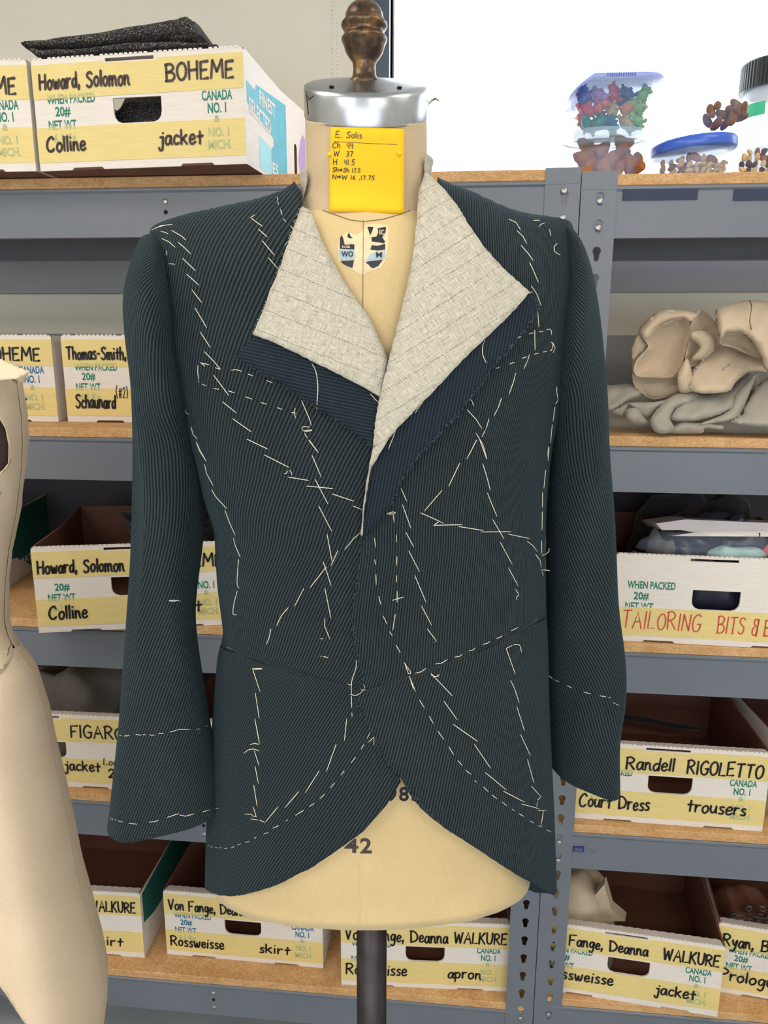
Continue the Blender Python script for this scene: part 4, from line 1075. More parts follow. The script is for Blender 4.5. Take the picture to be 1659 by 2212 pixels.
def baste(ox, oy, sc, txt, r=0.00040):
    for st in S(txt):
        pts = [np.array((ox+a/sc, oy+b/sc)) for a, b in st]
        if len(pts) > 3: pts = catmull(pts, 3)
        pts = resample(pts, 7, False); C = []; last = None
        for i, p in enumerate(pts):
            h = cast(BV, p[0], p[1], 0.0005)
            if h is None:
                if last is None: continue
                q = CAMP+ray(*p)/np.linalg.norm(ray(*p))*last
            else:
                q = h[0]; dd = np.linalg.norm(q-CAMP)
                if last is not None and abs(dd-last) > 0.035: q = CAMP+ray(*p)/np.linalg.norm(ray(*p))*last
            last = np.linalg.norm(q-CAMP); C.append(q)
        if len(C) < 2: continue
        mb = MB().tube(C, [r*0.75]+[r]*(len(C)-2)+[r*0.75], 5)
        obj('basting_stitch', mb.V, mb.F, M['thread'], jacket, world=True, smooth=True)
baste(250, 400, 2.765, '''807,198 877,248;807,198 830,178;853,265 906,311;876,333 949,420;913,435 968,498;1010,358 1035,335;965,72 968,92;969,98 973,118;984,145 995,178;1003,203 1018,222;1043,244 1062,262;
270,278 295,283 315,293;335,272 375,295 400,310 420,330;275,320 320,340 357,373;374,342 412,375 450,412;307,393 307,420;318,470 355,473;400,437 478,512;425,532 499,598;457,626 516,702;475,733 545,851;506,876 567,970;531,994 590,1055 627,1100;595,1090 627,1100;508,1058 535,1082;508,1062 560,1073;520,1065 545,1067;
493,1075 492,1120 497,1160;497,1165 498,1177;518,1188 541,1198;587,1135 677,1256;586,1213 620,1220;673,1228 711,1240;691,1105 720,1102 755,1112;791,1128 824,1140;902,1167 940,1181;777,1264 816,1278;869,1298 903,1309;964,1328 997,1339;640,1294 722,1360;700,1394 811,1473;784,1516 911,1577;
1050,1357 1080,1362;1073,1332 1065,1360 1077,1392;1110,1286 1168,1432 1117,1442 1115,1465;1125,1473 1173,1465;1120,1467 1170,1460;1128,1482 1145,1510;1153,1521 1210,1597;1172,1067 1195,1110 1208,1200 1203,1290 1200,1340;
413,1337 420,1355 437,1368;452,1443 465,1490 489,1514;483,1534 505,1590 543,1648;1520,1245 1550,1280 1583,1310;215,270 270,245 340,236;237,258 290,243''')
baste(250, 950, 2.765, '''484,12 505,60 543,128;533,146 545,200 584,273;574,296 600,340 664,410;655,421 680,490 715,569;705,586 715,630 746,701;736,714 730,780 727,860 738,885;728,902 710,970 702,1025 708,1043 724,1045;
889,90 1037,165;1007,200 1018,202 1030,185;1040,180 1050,195 1053,210;1030,222 1152,242;1140,275 1299,291;1291,322 1423,366;1416,394 1475,418;1173,92 1229,224;1191,235 1269,385;1213,395 1291,546;1263,563 1292,722;1239,727 1262,790 1287,872;1250,885 1265,960 1286,1064;1250,1065 1248,1110 1280,1190;1222,1187 1240,1187;1238,1293 1271,1300;1220,1292 1227,1291;
1458,556 1420,590 1368,655;1328,660 1285,753;1259,757 1161,883;1125,886 1068,994;1031,1001 990,1050 961,1112;928,1128 918,1180 901,1220;1155,0 1210,75;
1437,1315 1435,1365 1410,1440 1408,1520;1386,1458 1410,1466;1480,1458 1487,1480 1465,1510 1435,1525 1402,1520;1465,1490 1500,1495;1408,1530 1410,1600;1411,1630 1412,1655;1380,1665 1366,1797;818,1365 863,1502;820,1365 876,1365;825,1371 876,1369;835,1511 859,1662;832,1665 858,1797;318,960 350,958 390,963;322,963 350,965 372,957''')
baste(220, 1450, 2.765, '''915,283 943,430;886,437 912,430 942,435;850,488 880,468 910,464 940,475;912,475 941,563;917,568 936,668;909,679 929,805;906,808 923,866;855,852 900,853;895,861 925,867;892,880 933,887;943,888 975,902;979,899 1052,810;1095,813 1177,717;1216,724 1299,594;1342,597 1400,434;
637,1038 643,1042;652,1046 664,1050;678,1051 691,1053;702,1054 714,1053;733,1058 750,1056;775,1052 792,1047;812,1036 831,1030;858,1021 879,1015;911,996 923,991;968,970 994,962;1023,936 1057,921;1100,893 1112,886;1157,859 1206,829;1239,808 1269,788;1303,759 1330,733;1365,696 1390,665;1429,620 1449,592;1488,547 1516,512;1548,466 1566,436;1585,400 1603,364;1593,423 1625,392;1625,392 1625,440;
108,383 118,383;135,386 166,384;204,376 236,381;247,377 262,378;287,377 300,382 318,379;338,371 369,369;407,362 450,350;450,347 527,346;567,346 587,343;620,330 632,326;
57,876 54,884;66,880 64,890;80,884 86,892;100,892 124,900;163,907 210,912;283,900 320,897 340,887;390,872 461,848;465,857 500,864 551,850;603,838 649,826;678,820 698,817''')
baste(750, 400, 2.765, '''963,205 1005,225 1020,245 1033,268;1012,273 1050,310 1071,352;1037,361 1080,410 1110,453;1087,461 1110,510 1140,581;1097,601 1130,650 1158,723;1134,745 1140,800 1142,848;1118,866 1120,985;1085,887 1110,883;1142,876 1170,873;1190,863 1208,860;1208,860 1218,870 1218,893;1217,937 1227,955 1218,985 1210,985;1225,940 1240,970 1228,1002;1168,997 1192,993;1115,1010 1141,1003;1042,1034 1071,1026;967,1069 998,1057;886,1095 908,1088;1017,910 1036,905;1087,1011 1075,1050 1053,1098;1005,1122 990,1180 964,1250;920,1271 900,1330 875,1378;846,1394 830,1450 803,1504;772,1521 713,1636;733,1277 745,1290 754,1318;714,1340 770,1400 804,1455;768,1481 810,1550 833,1635;
1110,213 1150,212;1145,248 1158,235 1180,227;1207,265 1214,305;1253,348 1235,370 1240,400 1270,418;1058,660 1075,648 1104,638;1018,712 1034,703;823,925 808,960 808,1010 829,1062;450,1300 425,1330 405,1362;298,1440 280,1490 247,1575;1249,1205 1250,1240 1257,1280 1242,1307;1239,1324 1227,1410;1222,1430 1212,1540;1203,1565 1197,1645''')
baste(750, 950, 2.765, '''773,0 713,115;790,0 832,115;672,138 605,278;566,301 460,425;808,142 830,210 853,300;836,316 865,390 893,457;437,435 553,487;553,487 575,500;515,510 548,488;515,510 687,506;665,517 812,541;798,550 978,548;868,476 935,592;961,563 1089,590;1072,605 1110,635 1134,668;1123,684 1150,720 1158,763;912,610 984,744;961,764 1020,874;1003,893 1023,925 1010,938 1012,955;
321,289 355,365;330,387 380,527;350,552 397,640;367,662 431,787;403,809 471,970;443,991 503,1106;478,1128 533,1202 514,1210;237,440 270,430 292,434;237,443 285,442;275,450 280,493;293,567 293,610;297,697 295,750;295,809 295,850;298,903 298,970;269,958 337,938;287,1041 272,1137;163,586 169,641;164,714 169,745;171,803 173,865;188,935 201,983;213,1050 238,1099;253,1145 269,1170;291,1226 317,1271;339,1329 360,1360 378,1385 375,1398;345,1340 365,1395 378,1397;
404,1393 440,1385 471,1363;526,1338 565,1332 598,1311;641,1297 670,1293 688,1279;725,1260 750,1255 765,1241;809,1221 835,1215 852,1203;891,1186 910,1180 926,1169;979,1139 1000,1130 1017,1119;1160,690 1190,680 1207,660 1202,648;1155,778 1190,778 1211,783;1163,790 1168,815;
1200,40 1195,100;1183,180 1172,290;1164,313 1163,405;1163,428 1161,540;1159,602 1160,680;948,1245 1003,1400;948,1245 985,1227;992,1222 1015,1222 1030,1230 1040,1270;974,1435 1000,1490 1025,1569;1012,1594 1057,1737;
1202,1408 1225,1425 1215,1420;1232,1430 1267,1445;1312,1467 1340,1480;1411,1505 1453,1516;1508,1528 1545,1534;1562,1538 1573,1541;1587,1569 1600,1575;1605,1578 1622,1586''')
baste(750, 1400, 2.765, '''370,165 408,258;373,170 395,245;431,309 460,355;490,407 514,450;541,495 577,545;606,588 635,636;660,670 688,701;707,728 739,753;760,790 773,799;814,828 843,858;863,876 894,899;924,918 953,941;984,961 998,972;1025,988 1055,1005;1092,1032 1114,1045;1138,1060 1162,1066;1190,1085 1216,1098;
500,150 627,284;500,160 530,170 550,155;512,172 548,165;577,316 657,428;634,455 778,556;758,573 856,717;824,742 948,845;931,853 1058,919;1040,930 1148,959;1098,823 1155,887;1155,887 1137,905 1130,947;1138,968 1187,970;1169,973 1157,1057;1034,515 1092,641;1075,664 1113,804''')

# loose threads along the raw edges
def fray(pts, mat, n, label, ln=7):
    P = resample(pts, 1.0, False); mb = MB(); rf = random.Random(len(pts)+n)
    for _ in range(n):
        p = P[rf.randrange(len(P))]; a = rf.uniform(0, 2*PI); q = []
        for k in range(4):
            a += rf.uniform(-.7, .7); q.append(p.copy()); p = p+np.array([math.cos(a), math.sin(a)])*rf.uniform(.5, 1)*ln/3
        C = [h[0] for h in (cast(BV, x, y, .0006+.0006*rf.random()) for x, y in q) if h is not None]
        if len(C) == 4 and max(np.linalg.norm(C[j]-C[j+1]) for j in range(3)) < .02: mb.tube(C, .00018, 3)
    tag(obj('frayed_edge', mb.V, mb.F, mat, jacket, world=True), label, kind='stuff')
fz_ = cloth('loose_wool_thread', srgb(78, 96, 104), 0.95)
fray([(1156, 645), (1163, 662), (1150, 690), (1126, 722), (1097, 758), (1065, 791), (1032, 841), (981, 903), (942, 946), (905, 985), (870, 1035), (845, 1090)], fz_, 240, 'dark frayed threads on the raw flap edge')
fray([(510, 772), (575, 812), (660, 864), (760, 932), (806, 967)], fz_, 120, 'dark frayed threads on the raw flap edge')
fray([(781, 1167), (766, 1293), (761, 1330), (764, 1384), (786, 1474), (768, 1512), (793, 1565), (833, 1642), (869, 1690), (960, 1789), (1112, 1888)], fz_, 240, 'dark frayed threads on the raw front edge')
fz2 = cloth('loose_oatmeal_thread', srgb(214, 206, 186), 0.95)
fray([(652, 446), (625, 520), (598, 600), (575, 660), (549, 722)], fz2, 130, 'pale frayed threads on the lapel edge')
fray([(935, 386), (985, 443), (1040, 531), (1095, 591), (1140, 631)], fz2, 90, 'pale frayed threads on the lapel edge')

# ------------------------------------------------------------------ marks, note and seams on the dress form
def flat(tree, poly, lift, mat, name, parent=form, step=3.0, label=None):
    P = resample(poly, step, True); V, F = cdt(P, (), step); C = []; ok = {}
    for i, (x, y) in enumerate(V):
        h = cast(tree, x, y, lift)
        if h is not None: ok[i] = len(C); C.append(h[0])
    F = [tuple(ok[i] for i in f)[::-1] for f in F if all(i in ok for i in f)]
    if F: return obj(name, C, F, mat, parent, world=True, smooth=True, label=label)
def cp(ox, oy, sc, pts): return [(ox+a/sc, oy+b/sc) for a, b in pts]
Z = (600, 0, 3.567)
flat(TOR, cp(*Z, [(592, 1812), (640, 1795), (672, 1740), (740, 1722), (850, 1740), (858, 1860), (838, 1990), (800, 2060), (720, 2090), (650, 2120), (600, 2095), (470, 2010), (464, 1900), (480, 1825), (545, 1785)]), 0.0003, M['decal_scar'], 'peeled_label', label='peeled paper remains of the maker label')
for pts, m in (([(480, 1835), (495, 1812), (508, 1850), (512, 1880), (590, 1885), (590, 1925), (478, 1918)], 'decal_ink'), ([(535, 1820), (550, 1790), (558, 1818), (578, 1840), (545, 1835)], 'decal_ink'),
               ([(470, 1925), (592, 1932), (590, 2002), (480, 2007)], 'decal_pale'), ([(482, 2012), (588, 2006), (576, 2066), (540, 2054), (505, 2035)], 'decal_ink'),
               ([(690, 1748), (738, 1752), (725, 1790), (712, 1815), (700, 1780)], 'decal_ink'), ([(768, 1762), (835, 1750), (830, 1790), (805, 1830), (826, 1862), (820, 1876), (725, 1862), (722, 1830), (760, 1825), (775, 1790)], 'decal_ink'),
               ([(712, 1925), (725, 1890), (770, 1895), (828, 1880), (826, 1925), (770, 1932)], 'decal_ink'), ([(718, 1955), (760, 1940), (826, 1935), (824, 1992), (740, 2005), (670, 2014), (690, 1992)], 'decal_pale'),
               ([(675, 2024), (700, 2014), (810, 2002), (775, 2050), (735, 2068), (715, 2060), (700, 2040)], 'decal_ink')):
    flat(TOR, cp(*Z, pts), 0.0006, M[m], 'label_print')
def stamp(tree, s, x0, x1, y0, y1, mat, lift, parent=form, name='stamped_lettering'):
    V, F = font_mesh(s); X = V[:, 0].max(); C = []
    for a, b in V:
        h = cast(tree, x0+(x1-x0)*a/X, y1+(y0-y1)*b/0.73, lift)
        if h is None: return
        C.append(h[0])
    obj(name, C, F, mat, parent, world=True)
for s, b, m in (('WO', (490, 582, 1938, 1980), 'decal_ink'), ('M', (757, 803, 1945, 1985), 'decal_ink'), ('MO', (517, 556, 1872, 1892), 'decal_scar'), ('FOR', (497, 560, 1898, 1916), 'decal_scar'), ('EC', (783, 818, 1776, 1812), 'decal_scar')):
    stamp(TOR, s, 600+b[0]/3.567, 600+b[1]/3.567, b[2]/3.567, b[3]/3.567, M[m], 0.0016)
def scribe(tree, pts, r, mat, name, parent=form, lift=0.0004, label=None):
    pts = resample(pts, 4, False); C = [h[0] for h in (cast(tree, x, y, lift) for x, y in pts) if h is not None]
    if len(C) > 1:
        mb = MB().tube(C, r, 5); return obj(name, mb.V, mb.F, mat, parent, world=True, smooth=True, label=label)
scribe(TOR, cp(*Z, [(250, 1580), (400, 1642), (560, 1697), (660, 1708), (800, 1692), (950, 1652), (1075, 1600)]), 0.0004, M['seam'], 'neck_seam')
scribe(TOR, cp(*Z, [(659, 1700), (656, 2212), (655, 2400)]), 0.0003, M['seam'], 'centre_seam')
scribe(TOR, [(777, 1800), (776, 1900), (777, 1999)], 0.0004, M['decal_scar'], 'centre_seam')
stamp(TOR, '4', 744, 774, 1811, 1841, M['stain'], 0.0005); stamp(TOR, '2', 778, 803, 1809, 1842, M['stain'], 0.0005)
stamp(TOR, '9', 836, 857, 1699, 1729, M['ink'], 0.0005); stamp(TOR, '8', 862, 883, 1699, 1729, M['ink'], 0.0005); stamp(TOR, '5', 889, 908, 1699, 1729, M['ink'], 0.0005)
scribe(CAPB, cp(*Z, [(218, 700), (224, 760), (232, 840), (238, 885)]), 0.0004, M['purpleink'], 'pen_mark', lift=0.0003)
scribe(CAPB, cp(*Z, [(230, 735), (240, 770), (275, 738)]), 0.0004, M['purpleink'], 'pen_mark', lift=0.0003)
# yellow note pinned to the neck
note = tag(empty('sticky_note', tuple(cast(NEC, 793, 367, 0.004)[0])), 'bright yellow paper note of body measurements pinned to the neck of the dress form', 'note')
Nc = [(714, 274), (873.5, 278), (872.5, 461), (711.5, 457)]
def notept(a, b, lift=0.0):
    p = (np.array(Nc[0])*(1-a)+np.array(Nc[1])*a)*(1-b)+(np.array(Nc[3])*(1-a)+np.array(Nc[2])*a)*b
    x, y = p; h = cast(NEC, 714+160*(0.5+(a-.5)*0.80), max(286, min(y, 446)), 0.0)
    v = ((h[0]-FO)@FV)-0.0015-lift if h else -0.09
    c = cast(NEC, 793, max(286, min(y, 446)), 0.0)[0]; v0 = (c-FO)@FV
    v = v0+(v-v0)*0.75-0.0012-0.0022*max(0, b-.8)*5*abs(a-.5)*2
    return atV(x, y, v)
V = []; F = []; n = 14
for i in range(n+1):
    for j in range(n+1): V.append(notept(j/n, i/n))
for i in range(n):
    for j in range(n): F.append((i*(n+1)+j, (i+1)*(n+1)+j, (i+1)*(n+1)+j+1, i*(n+1)+j+1))
P3, G = thicken(np.array(V), F, FV*0.0003*np.ones((len(V), 1))); npap = obj('paper', P3, G, M['yellow'], note, world=True, smooth=True)
def nhand(s, x0, x1, yb, cap, wd=0.0105, seed=5):
    st, X = strokes_of(s, seed); V = []; F = []
    for k, q in enumerate(st):
        q = catmull(q, 3) if len(q) > 3 else [np.array(p, float) for p in q]
        ribbon([np.array((x0+(x1-x0)*p[0]/X, yb-cap*p[1]/10.0)) for p in q], wd, V, F, k)
    obj('handwriting', [notept(a, b, 0.0009) for a, b in V], F, M['pen'], npap, world=True)
nhand('E. Solis', .07, .42, .125, .075); nhand('Ch  44', .03, .31, .25, .065); nhand('W  37', .045, .305, .345, .065); nhand('H  41.5', .04, .33, .445, .065)
nhand('Sh>Sh 17.5', .035, .41, .53, .05); nhand('N>W 16 ,17.75', .035, .60, .615, .05)
V = []; F = []; ribbon([np.array((.05, .172)), np.array((.3, .178)), np.array((.6, .185)), np.array((.90, .189))], 0.006, V, F); obj('handwriting', [notept(a, b, 0.0009) for a, b in V], F, M['pen'], npap, world=True)
for x, y, lb in ((712.5, 338, 'left'), (862.5, 336, 'right')):
    h = cast(NEC, x, y, 0.0)[0]; pn = tag(empty('push_pin', tuple(h)), 'yellow ball-headed pin at the %s edge of the yellow note' % lb, 'pin', 'pins holding the yellow note')
    mb = MB().ell(h-FV*0.008, (.0024, .0024, .0024), n=12, m=8); obj('pin_head', mb.V, mb.F, M['pin'], pn, world=True, smooth=True)
    mb = MB().tube([h-FV*0.006, h+FV*0.001+FU*0.002-np.array([0, 0, .004])], 0.0004, 5); obj('pin_shaft', mb.V, mb.F, M['steel'], pn, world=True)
# curled strip of paper at the right of the neck
C = [atV(x, y, v) for x, y, v in ((922, 350, -.035), (920.5, 310, -.035), (920, 260, -.034), (921, 238, -.033), (925, 224, -.031), (933, 216, -.029), (941, 213, -.027), (948, 218, -.025))]
V = []; F = []
for i, c in enumerate(C):
    wv = FV*0.004+FU*0.0008; V += [c-wv, c+wv]
for i in range(len(C)-1): F.append((2*i, 2*i+1, 2*i+3, 2*i+2))
P3, G = thicken(np.array(V), F, FU*0.0004*np.ones((len(V), 1))); o = obj('paper_strip', P3, G, M['white'], form, world=True, smooth=True, label='curled white paper strip at the neck')

# ------------------------------------------------------------------ cloth lumps and folded things
from mathutils import noise as mnoise
def nz3(p, s=1.0, seed=0.0): return mnoise.noise(Vector((p[0]*s+seed, p[1]*s-seed, p[2]*s+2*seed)))
def mound(cx, cy, z0, rx, ry, h, seed, rough=0.3, freq=14.0, n=44, name='heap', flat=0.5, ridge=1.0):
    """crumpled heap standing on z0: closed mesh"""
    V = []; F = []; m = 18
    for i in range(m+1):
        for k in range(n):
            a = 2*PI*k/n; t = i/m
            r = (1-t)**0.75 if t < 1 else 0.0
            prof = (1-(1-t)**2)**flat if t > 0 else 0
            c = 1+0.16*nz3((math.cos(a), math.sin(a), 0), 1.6, seed)
            p = np.array([rx*r*c*math.cos(a), ry*r*c*math.sin(a), h*prof])
            q = (p[0], p[1], p[2]); e = rough*h*((abs(nz3(q, freq, seed))*-2.0+0.5)*ridge+0.6*nz3(q, freq*2.3, seed+3))
            w = min(1, t*5)
            V.append((cx+p[0]*(1+w*e/rx*0.6), cy+p[1]*(1+w*e/ry*0.6), z0+max(0.0, p[2]+w*e*(0.35+0.65*t))))
    for i in range(m):
        for k in range(n): F.append((i*n+k, i*n+(k+1) % n, (i+1)*n+(k+1) % n, (i+1)*n+k))
    F.append(tuple(range(n-1, -1, -1)))
    return V, F
def loft(secs, closed=True, cap=True):
    V = []; F = []; n = len(secs[0])
    for s_ in secs: V += [tuple(p) for p in s_]
    for i in range(len(secs)-1):
        for k in range(n if closed else n-1): F.append((i*n+k, i*n+(k+1) % n, (i+1)*n+(k+1) % n, (i+1)*n+k))
    if cap and closed: F.append(tuple(range(n-1, -1, -1))); F.append(tuple((len(secs)-1)*n+k for k in range(n)))
    return V, F
# folded black tweed on the taped box
TW = tag(empty('folded_tweed', (-0.62, 1.50, PZ+.49)), 'folded length of black flecked tweed lying on the taped box on the top shelf', 'fabric', None)
def fold_layer(st, yf, dep, name, openend=True, seed=1.0):
    secs = []; n = 36
    for i, (x, yt, yb) in enumerate(st):
        a = atY(x, yt, yf); b = atY(x, yb, yf); c = (a[2]+b[2])/2; h = max(0.004, (a[2]-b[2])/2); r = []
        for k in range(n):
            t = 2*PI*k/n; cs, sn = math.cos(t), math.sin(t)
            rr_ = 1+0.10*nz3((i*.5, cs*1.3, sn*1.3), 1.0, seed)
            sx = math.copysign(abs(cs)**0.75, cs); sy = math.copysign(abs(sn)**0.75, sn)
            r.append((a[0]+0.0025*nz3((i, cs*2, sn*2), 1, seed), yf+dep/2-dep/2*sx*rr_, c+h*sy*(1+0.12*nz3((i*.4, cs, 3), 1.3, seed))))
        secs.append(r)
    # open roll end: go back inside
    e = np.array(secs[-1]); cen = e.mean(0)
    if openend:
        secs.append([tuple(cen+(p-cen)*np.array([1, .93, .72])) for p in e]); secs.append([tuple(cen+(p-cen)*np.array([1, .9, .62])+np.array([-0.05, 0, 0])) for p in e])
    V, F = loft(secs); return obj(name, V, F, M['tweed'], TW, world=True, smooth=True)
def dens(st, k=4):
    A = np.array(st, float); T = np.linspace(0, len(st)-1, (len(st)-1)*k+1)
    return [tuple(np.interp(t, range(len(st)), A[:, c]) for c in range(3)) for t in T]
fold_layer(dens([(46, 88, 98), (60, 82, 104), (120, 73, 104), (200, 60, 98), (300, 43, 88), (360, 31, 82), (395, 22, 80), (412, 34, 84), (424, 60, 90)]), 1.475, 0.13, 'upper_fold')
fold_layer(dens([(62, 98, 112), (80, 100, 125), (150, 100, 120), (250, 88, 113), (330, 82, 108), (400, 84, 104), (440, 90, 101), (468, 95, 99)]), 1.465, 0.12, 'lower_fold', False, 4.0)
V, F = mound(-0.585, 1.61, PZ+.3075, .170, .15, .158, 2.0, 0.12); o = obj('tweed_bundle', V, F, M['tweed'], None, smooth=True)
tag(o, 'dark tweed bundle seen through the hand hole of the top shelf box', 'fabric')

# calico heap on the second shelf at right
z2 = sh(RT[1])
V, F = mound(0.62, 1.735, z2, .235, .15, .09, 5.0, 0.5, 16, 64); o = obj('calico_heap', V, F, M['greycloth'], None, smooth=True)
tag(o, 'crumpled grey calico lying lowest on the second right-hand shelf', 'fabric')
def sheet_roll(path_px, Y, depth, mat, name, label, seed, thick=0.0022, taper=0.9, skew=(0.02, -0.01), parent=None):
    """a cloth band whose front edge follows path_px and which runs back into the shelf"""
    P = catmull(path_px, 5); P = [np.array(p) for p in P]; N = 9; V = []; F = []
    for i in range(N):
        t = i/(N-1)
        for j, p in enumerate(P):
            a = atY(p[0], p[1], Y); cen = atY(sum(q[0] for q in P)/len(P), sum(q[1] for q in P)/len(P), Y)
            q = cen+(a-cen)*(1-(1-taper)*t); q = q+np.array([skew[0]*t, depth*t, skew[1]*t])
            q += np.array([1, .5, 1])*0.006*nz3(q, 22, seed)*(0.4+t)+np.array([0, 1, 0])*0.016*nz3((j*.12, seed, 0), 1.5, seed)*(1-t)
            q[2] = max(q[2], z2+0.002)
            V.append(q)
    n = len(P)
    for i in range(N-1):
        for j in range(n-1): F.append((i*n+j, i*n+j+1, (i+1)*n+j+1, (i+1)*n+j))
    # thickness along local normals
    me = mesh('tmp', V, F); me.update(); nv = [0]*len(V)
    for k, v in enumerate(me.vertices): nv[k] = tuple(v.normal)
    off = np.array(nv)*thick; bpy.data.meshes.remove(me)
    P3, G = thicken(np.array(V), F, off); o = obj(name, P3, G, mat, parent, world=parent is not None, smooth=True)
    if label: tag(o, label, 'fabric')
    return o
def patch(pts, Y, bulge, mat, parent, name, seed=1.0, tilt=(0.0, 0.0), amp=0.004, thick=0.0022, reach=26.0):
    """one fold of cloth: outline, distance from the camera, how far its middle bellies out (or hollows in)"""
    O = [(1150+x/3.26, 560+y/3.26) for x, y in pts]; O = catmull(O+[O[0]], 3)[:-1]; O = resample([tuple(p) for p in O], 5, True)
    V, F = cdt(O, (), 7.0); E = np.array(O); cx, cy = E.mean(0); C = []
    for x, y in V:
        d = np.min(np.hypot(*(E-np.array((x, y))).T)); t = min(1, d/reach); g = math.sqrt(1-(1-t)**2)
        y_ = Y-bulge*g+tilt[0]*(x-cx)*0.001+tilt[1]*(cy-y)*0.001+amp*nz3((x*.045, y*.045, seed), 1.0, seed)+amp*.6*math.sin((x*.8+y*.6)*.16+seed)
        p = atY(x, y, y_); p[2] = max(p[2], z2+.001); C.append(p)
    P3, G = thicken(np.array(C), [f[::-1] for f in F], np.array([0, thick, 0])*np.ones((len(C), 1)))
    return obj(name, P3, G, mat, parent, world=True, smooth=True)
mcal = M['canvascloth']; mgr = M['greycloth']
r1 = tag(empty('calico_roll', (0.50, 1.60, z2+0.10)), 'cream calico pattern piece rolled up with an open mouth and pins, on the crumpled heap', 'fabric')
for k, (pts, Y, bl, tl) in enumerate((
    ([(705, 800), (700, 640), (735, 540), (780, 450), (895, 370), (1060, 362), (1160, 385), (1290, 440), (1310, 640), (1250, 860), (1040, 960), (900, 985), (820, 975), (720, 900)], 1.640, .02, (0, .3)),
    ([(770, 480), (895, 368), (1060, 360), (1165, 388), (1110, 440), (1050, 415), (900, 470), (815, 560), (765, 540)], 1.590, .018, (0, .6)),
    ([(735, 545), (770, 535), (815, 612), (740, 690), (712, 720), (700, 640)], 1.580, .008, (0, 0)),
    ([(1115, 470), (1150, 400), (1195, 358), (1290, 450), (1318, 600), (1215, 700), (1120, 760), (1075, 715), (1095, 600)], 1.600, -.03, (0.5, 0)),
    ([(1118, 512), (1220, 508), (1278, 570), (1265, 650), (1190, 705), (1120, 700), (1185, 620), (1120, 560)], 1.575, .012, (0, 0)),
    ([(705, 800), (745, 825), (990, 826), (1035, 870), (1020, 940), (900, 982), (820, 975), (722, 900)], 1.590, -.012, (0, -.5)),
    ([(775, 535), (818, 612), (738, 700), (714, 780), (745, 826), (850, 832), (990, 826), (1060, 720), (1098, 560), (1118, 480), (1060, 410), (930, 450)], 1.562, -.050, (0, 0)),
    ([(1130, 780), (1330, 615), (1450, 640), (1600, 690), (1680, 790), (1530, 790), (1430, 870), (1370, 935), (1130, 932)], 1.572, .018, (0, 1.0)),
    ([(1030, 800), (1085, 700), (1115, 760), (1135, 890), (1120, 935), (1045, 938), (1025, 880)], 1.552, .010, (0, 0)))):
    patch(pts, Y, bl, mcal, r1, 'rolled_sheet', k*1.7+1, tl)
r2 = tag(empty('calico_roll', (0.66, 1.60, z2+0.15)), 'peach calico roll with a stitched seam lying topmost at the right edge', 'fabric')
for k, (pts, Y, bl, tl) in enumerate((
    ([(1295, 360), (1400, 312), (1530, 288), (1659, 300), (1850, 350), (1900, 600), (1800, 740), (1659, 790), (1610, 690), (1560, 600), (1480, 525), (1370, 520), (1325, 565), (1300, 460)], 1.565, .045, (0.2, 1.0)),
    ([(1322, 560), (1370, 520), (1480, 524), (1560, 595), (1625, 700), (1500, 662), (1420, 625), (1335, 602)], 1.557, -.030, (0, 0)))):
    patch(pts, Y, bl, mcal, r2, 'rolled_sheet', k*2.7+4, tl)
mb = MB().tube([atY(1150+x/3.26, 560+y/3.26, Y) for x, y, Y in ((1530, 290, 1.556), (1545, 330, 1.535), (1530, 430, 1.518), (1545, 520, 1.517), (1600, 600, 1.520), (1659, 680, 1.518))], 0.0011, 5); obj('stitched_seam', mb.V, mb.F, M['seam'], r2, world=True, smooth=True)
r3 = tag(empty('calico_fold', (0.50, 1.56, z2)), 'pale grey calico strip folded in front of the heap, next to the shelf edge', 'fabric')
for k, (pts, Y, bl, tl) in enumerate((
    ([(1000, 1060), (1120, 945), (1200, 960), (1360, 935), (1400, 900), (1500, 820), (1560, 840), (1480, 980), (1400, 1060), (1230, 1120), (1100, 1140), (980, 1130)], 1.560, .022, (0, 1.0)),
    ([(1500, 1020), (1620, 860), (1850, 800), (1850, 1150), (1659, 1182), (1400, 1152), (1480, 1090)], 1.555, .025, (0, 1.2)),
    ([(1180, 1165), (1330, 1100), (1410, 1040), (1415, 960), (1500, 880), (1590, 790), (1560, 860), (1500, 1020), (1450, 1112), (1400, 1135)], 1.540, .010, (0, .6)),
    ([(830, 1140), (860, 1080), (930, 1000), (1030, 945), (1155, 940), (1135, 1010), (1010, 1050), (975, 1130), (1000, 1185), (940, 1228), (860, 1212)], 1.535, .022, (0, .8)),
    ([(950, 1224), (990, 1180), (1060, 1148), (1180, 1155), (1330, 1165), (1335, 1200), (1215, 1192), (1190, 1226)], 1.522, .007, (0, 0)))):
    patch(pts, Y, bl, mgr, r3, 'folded_sheet', k*2.1+2, tl, reach=18)
r4 = tag(empty('calico_fold', (0.38, 1.58, z2)), 'small knotted end of grey calico beside the right-hand sleeve', 'fabric')
for k, (pts, Y, bl, tl) in enumerate((
    ([(500, 905), (560, 888), (700, 878), (780, 950), (660, 1010), (600, 1050), (500, 1072)], 1.600, .03, (0, 1.0)),
    ([(555, 1080), (640, 1030), (690, 1010), (660, 1060), (650, 1115)], 1.560, .006, (0, 0)),
    ([(680, 1012), (850, 1008), (960, 990), (860, 1080), (830, 1120), (760, 1100), (720, 1060)], 1.556, .010, (0, 0)),
    ([(660, 1060), (740, 1050), (800, 1130), (850, 1165), (780, 1170), (720, 1168), (655, 1120)], 1.545, .010, (0, 0)))):
    patch(pts, Y, bl, mgr, r4, 'folded_sheet', k*2.1+7, tl, reach=12)
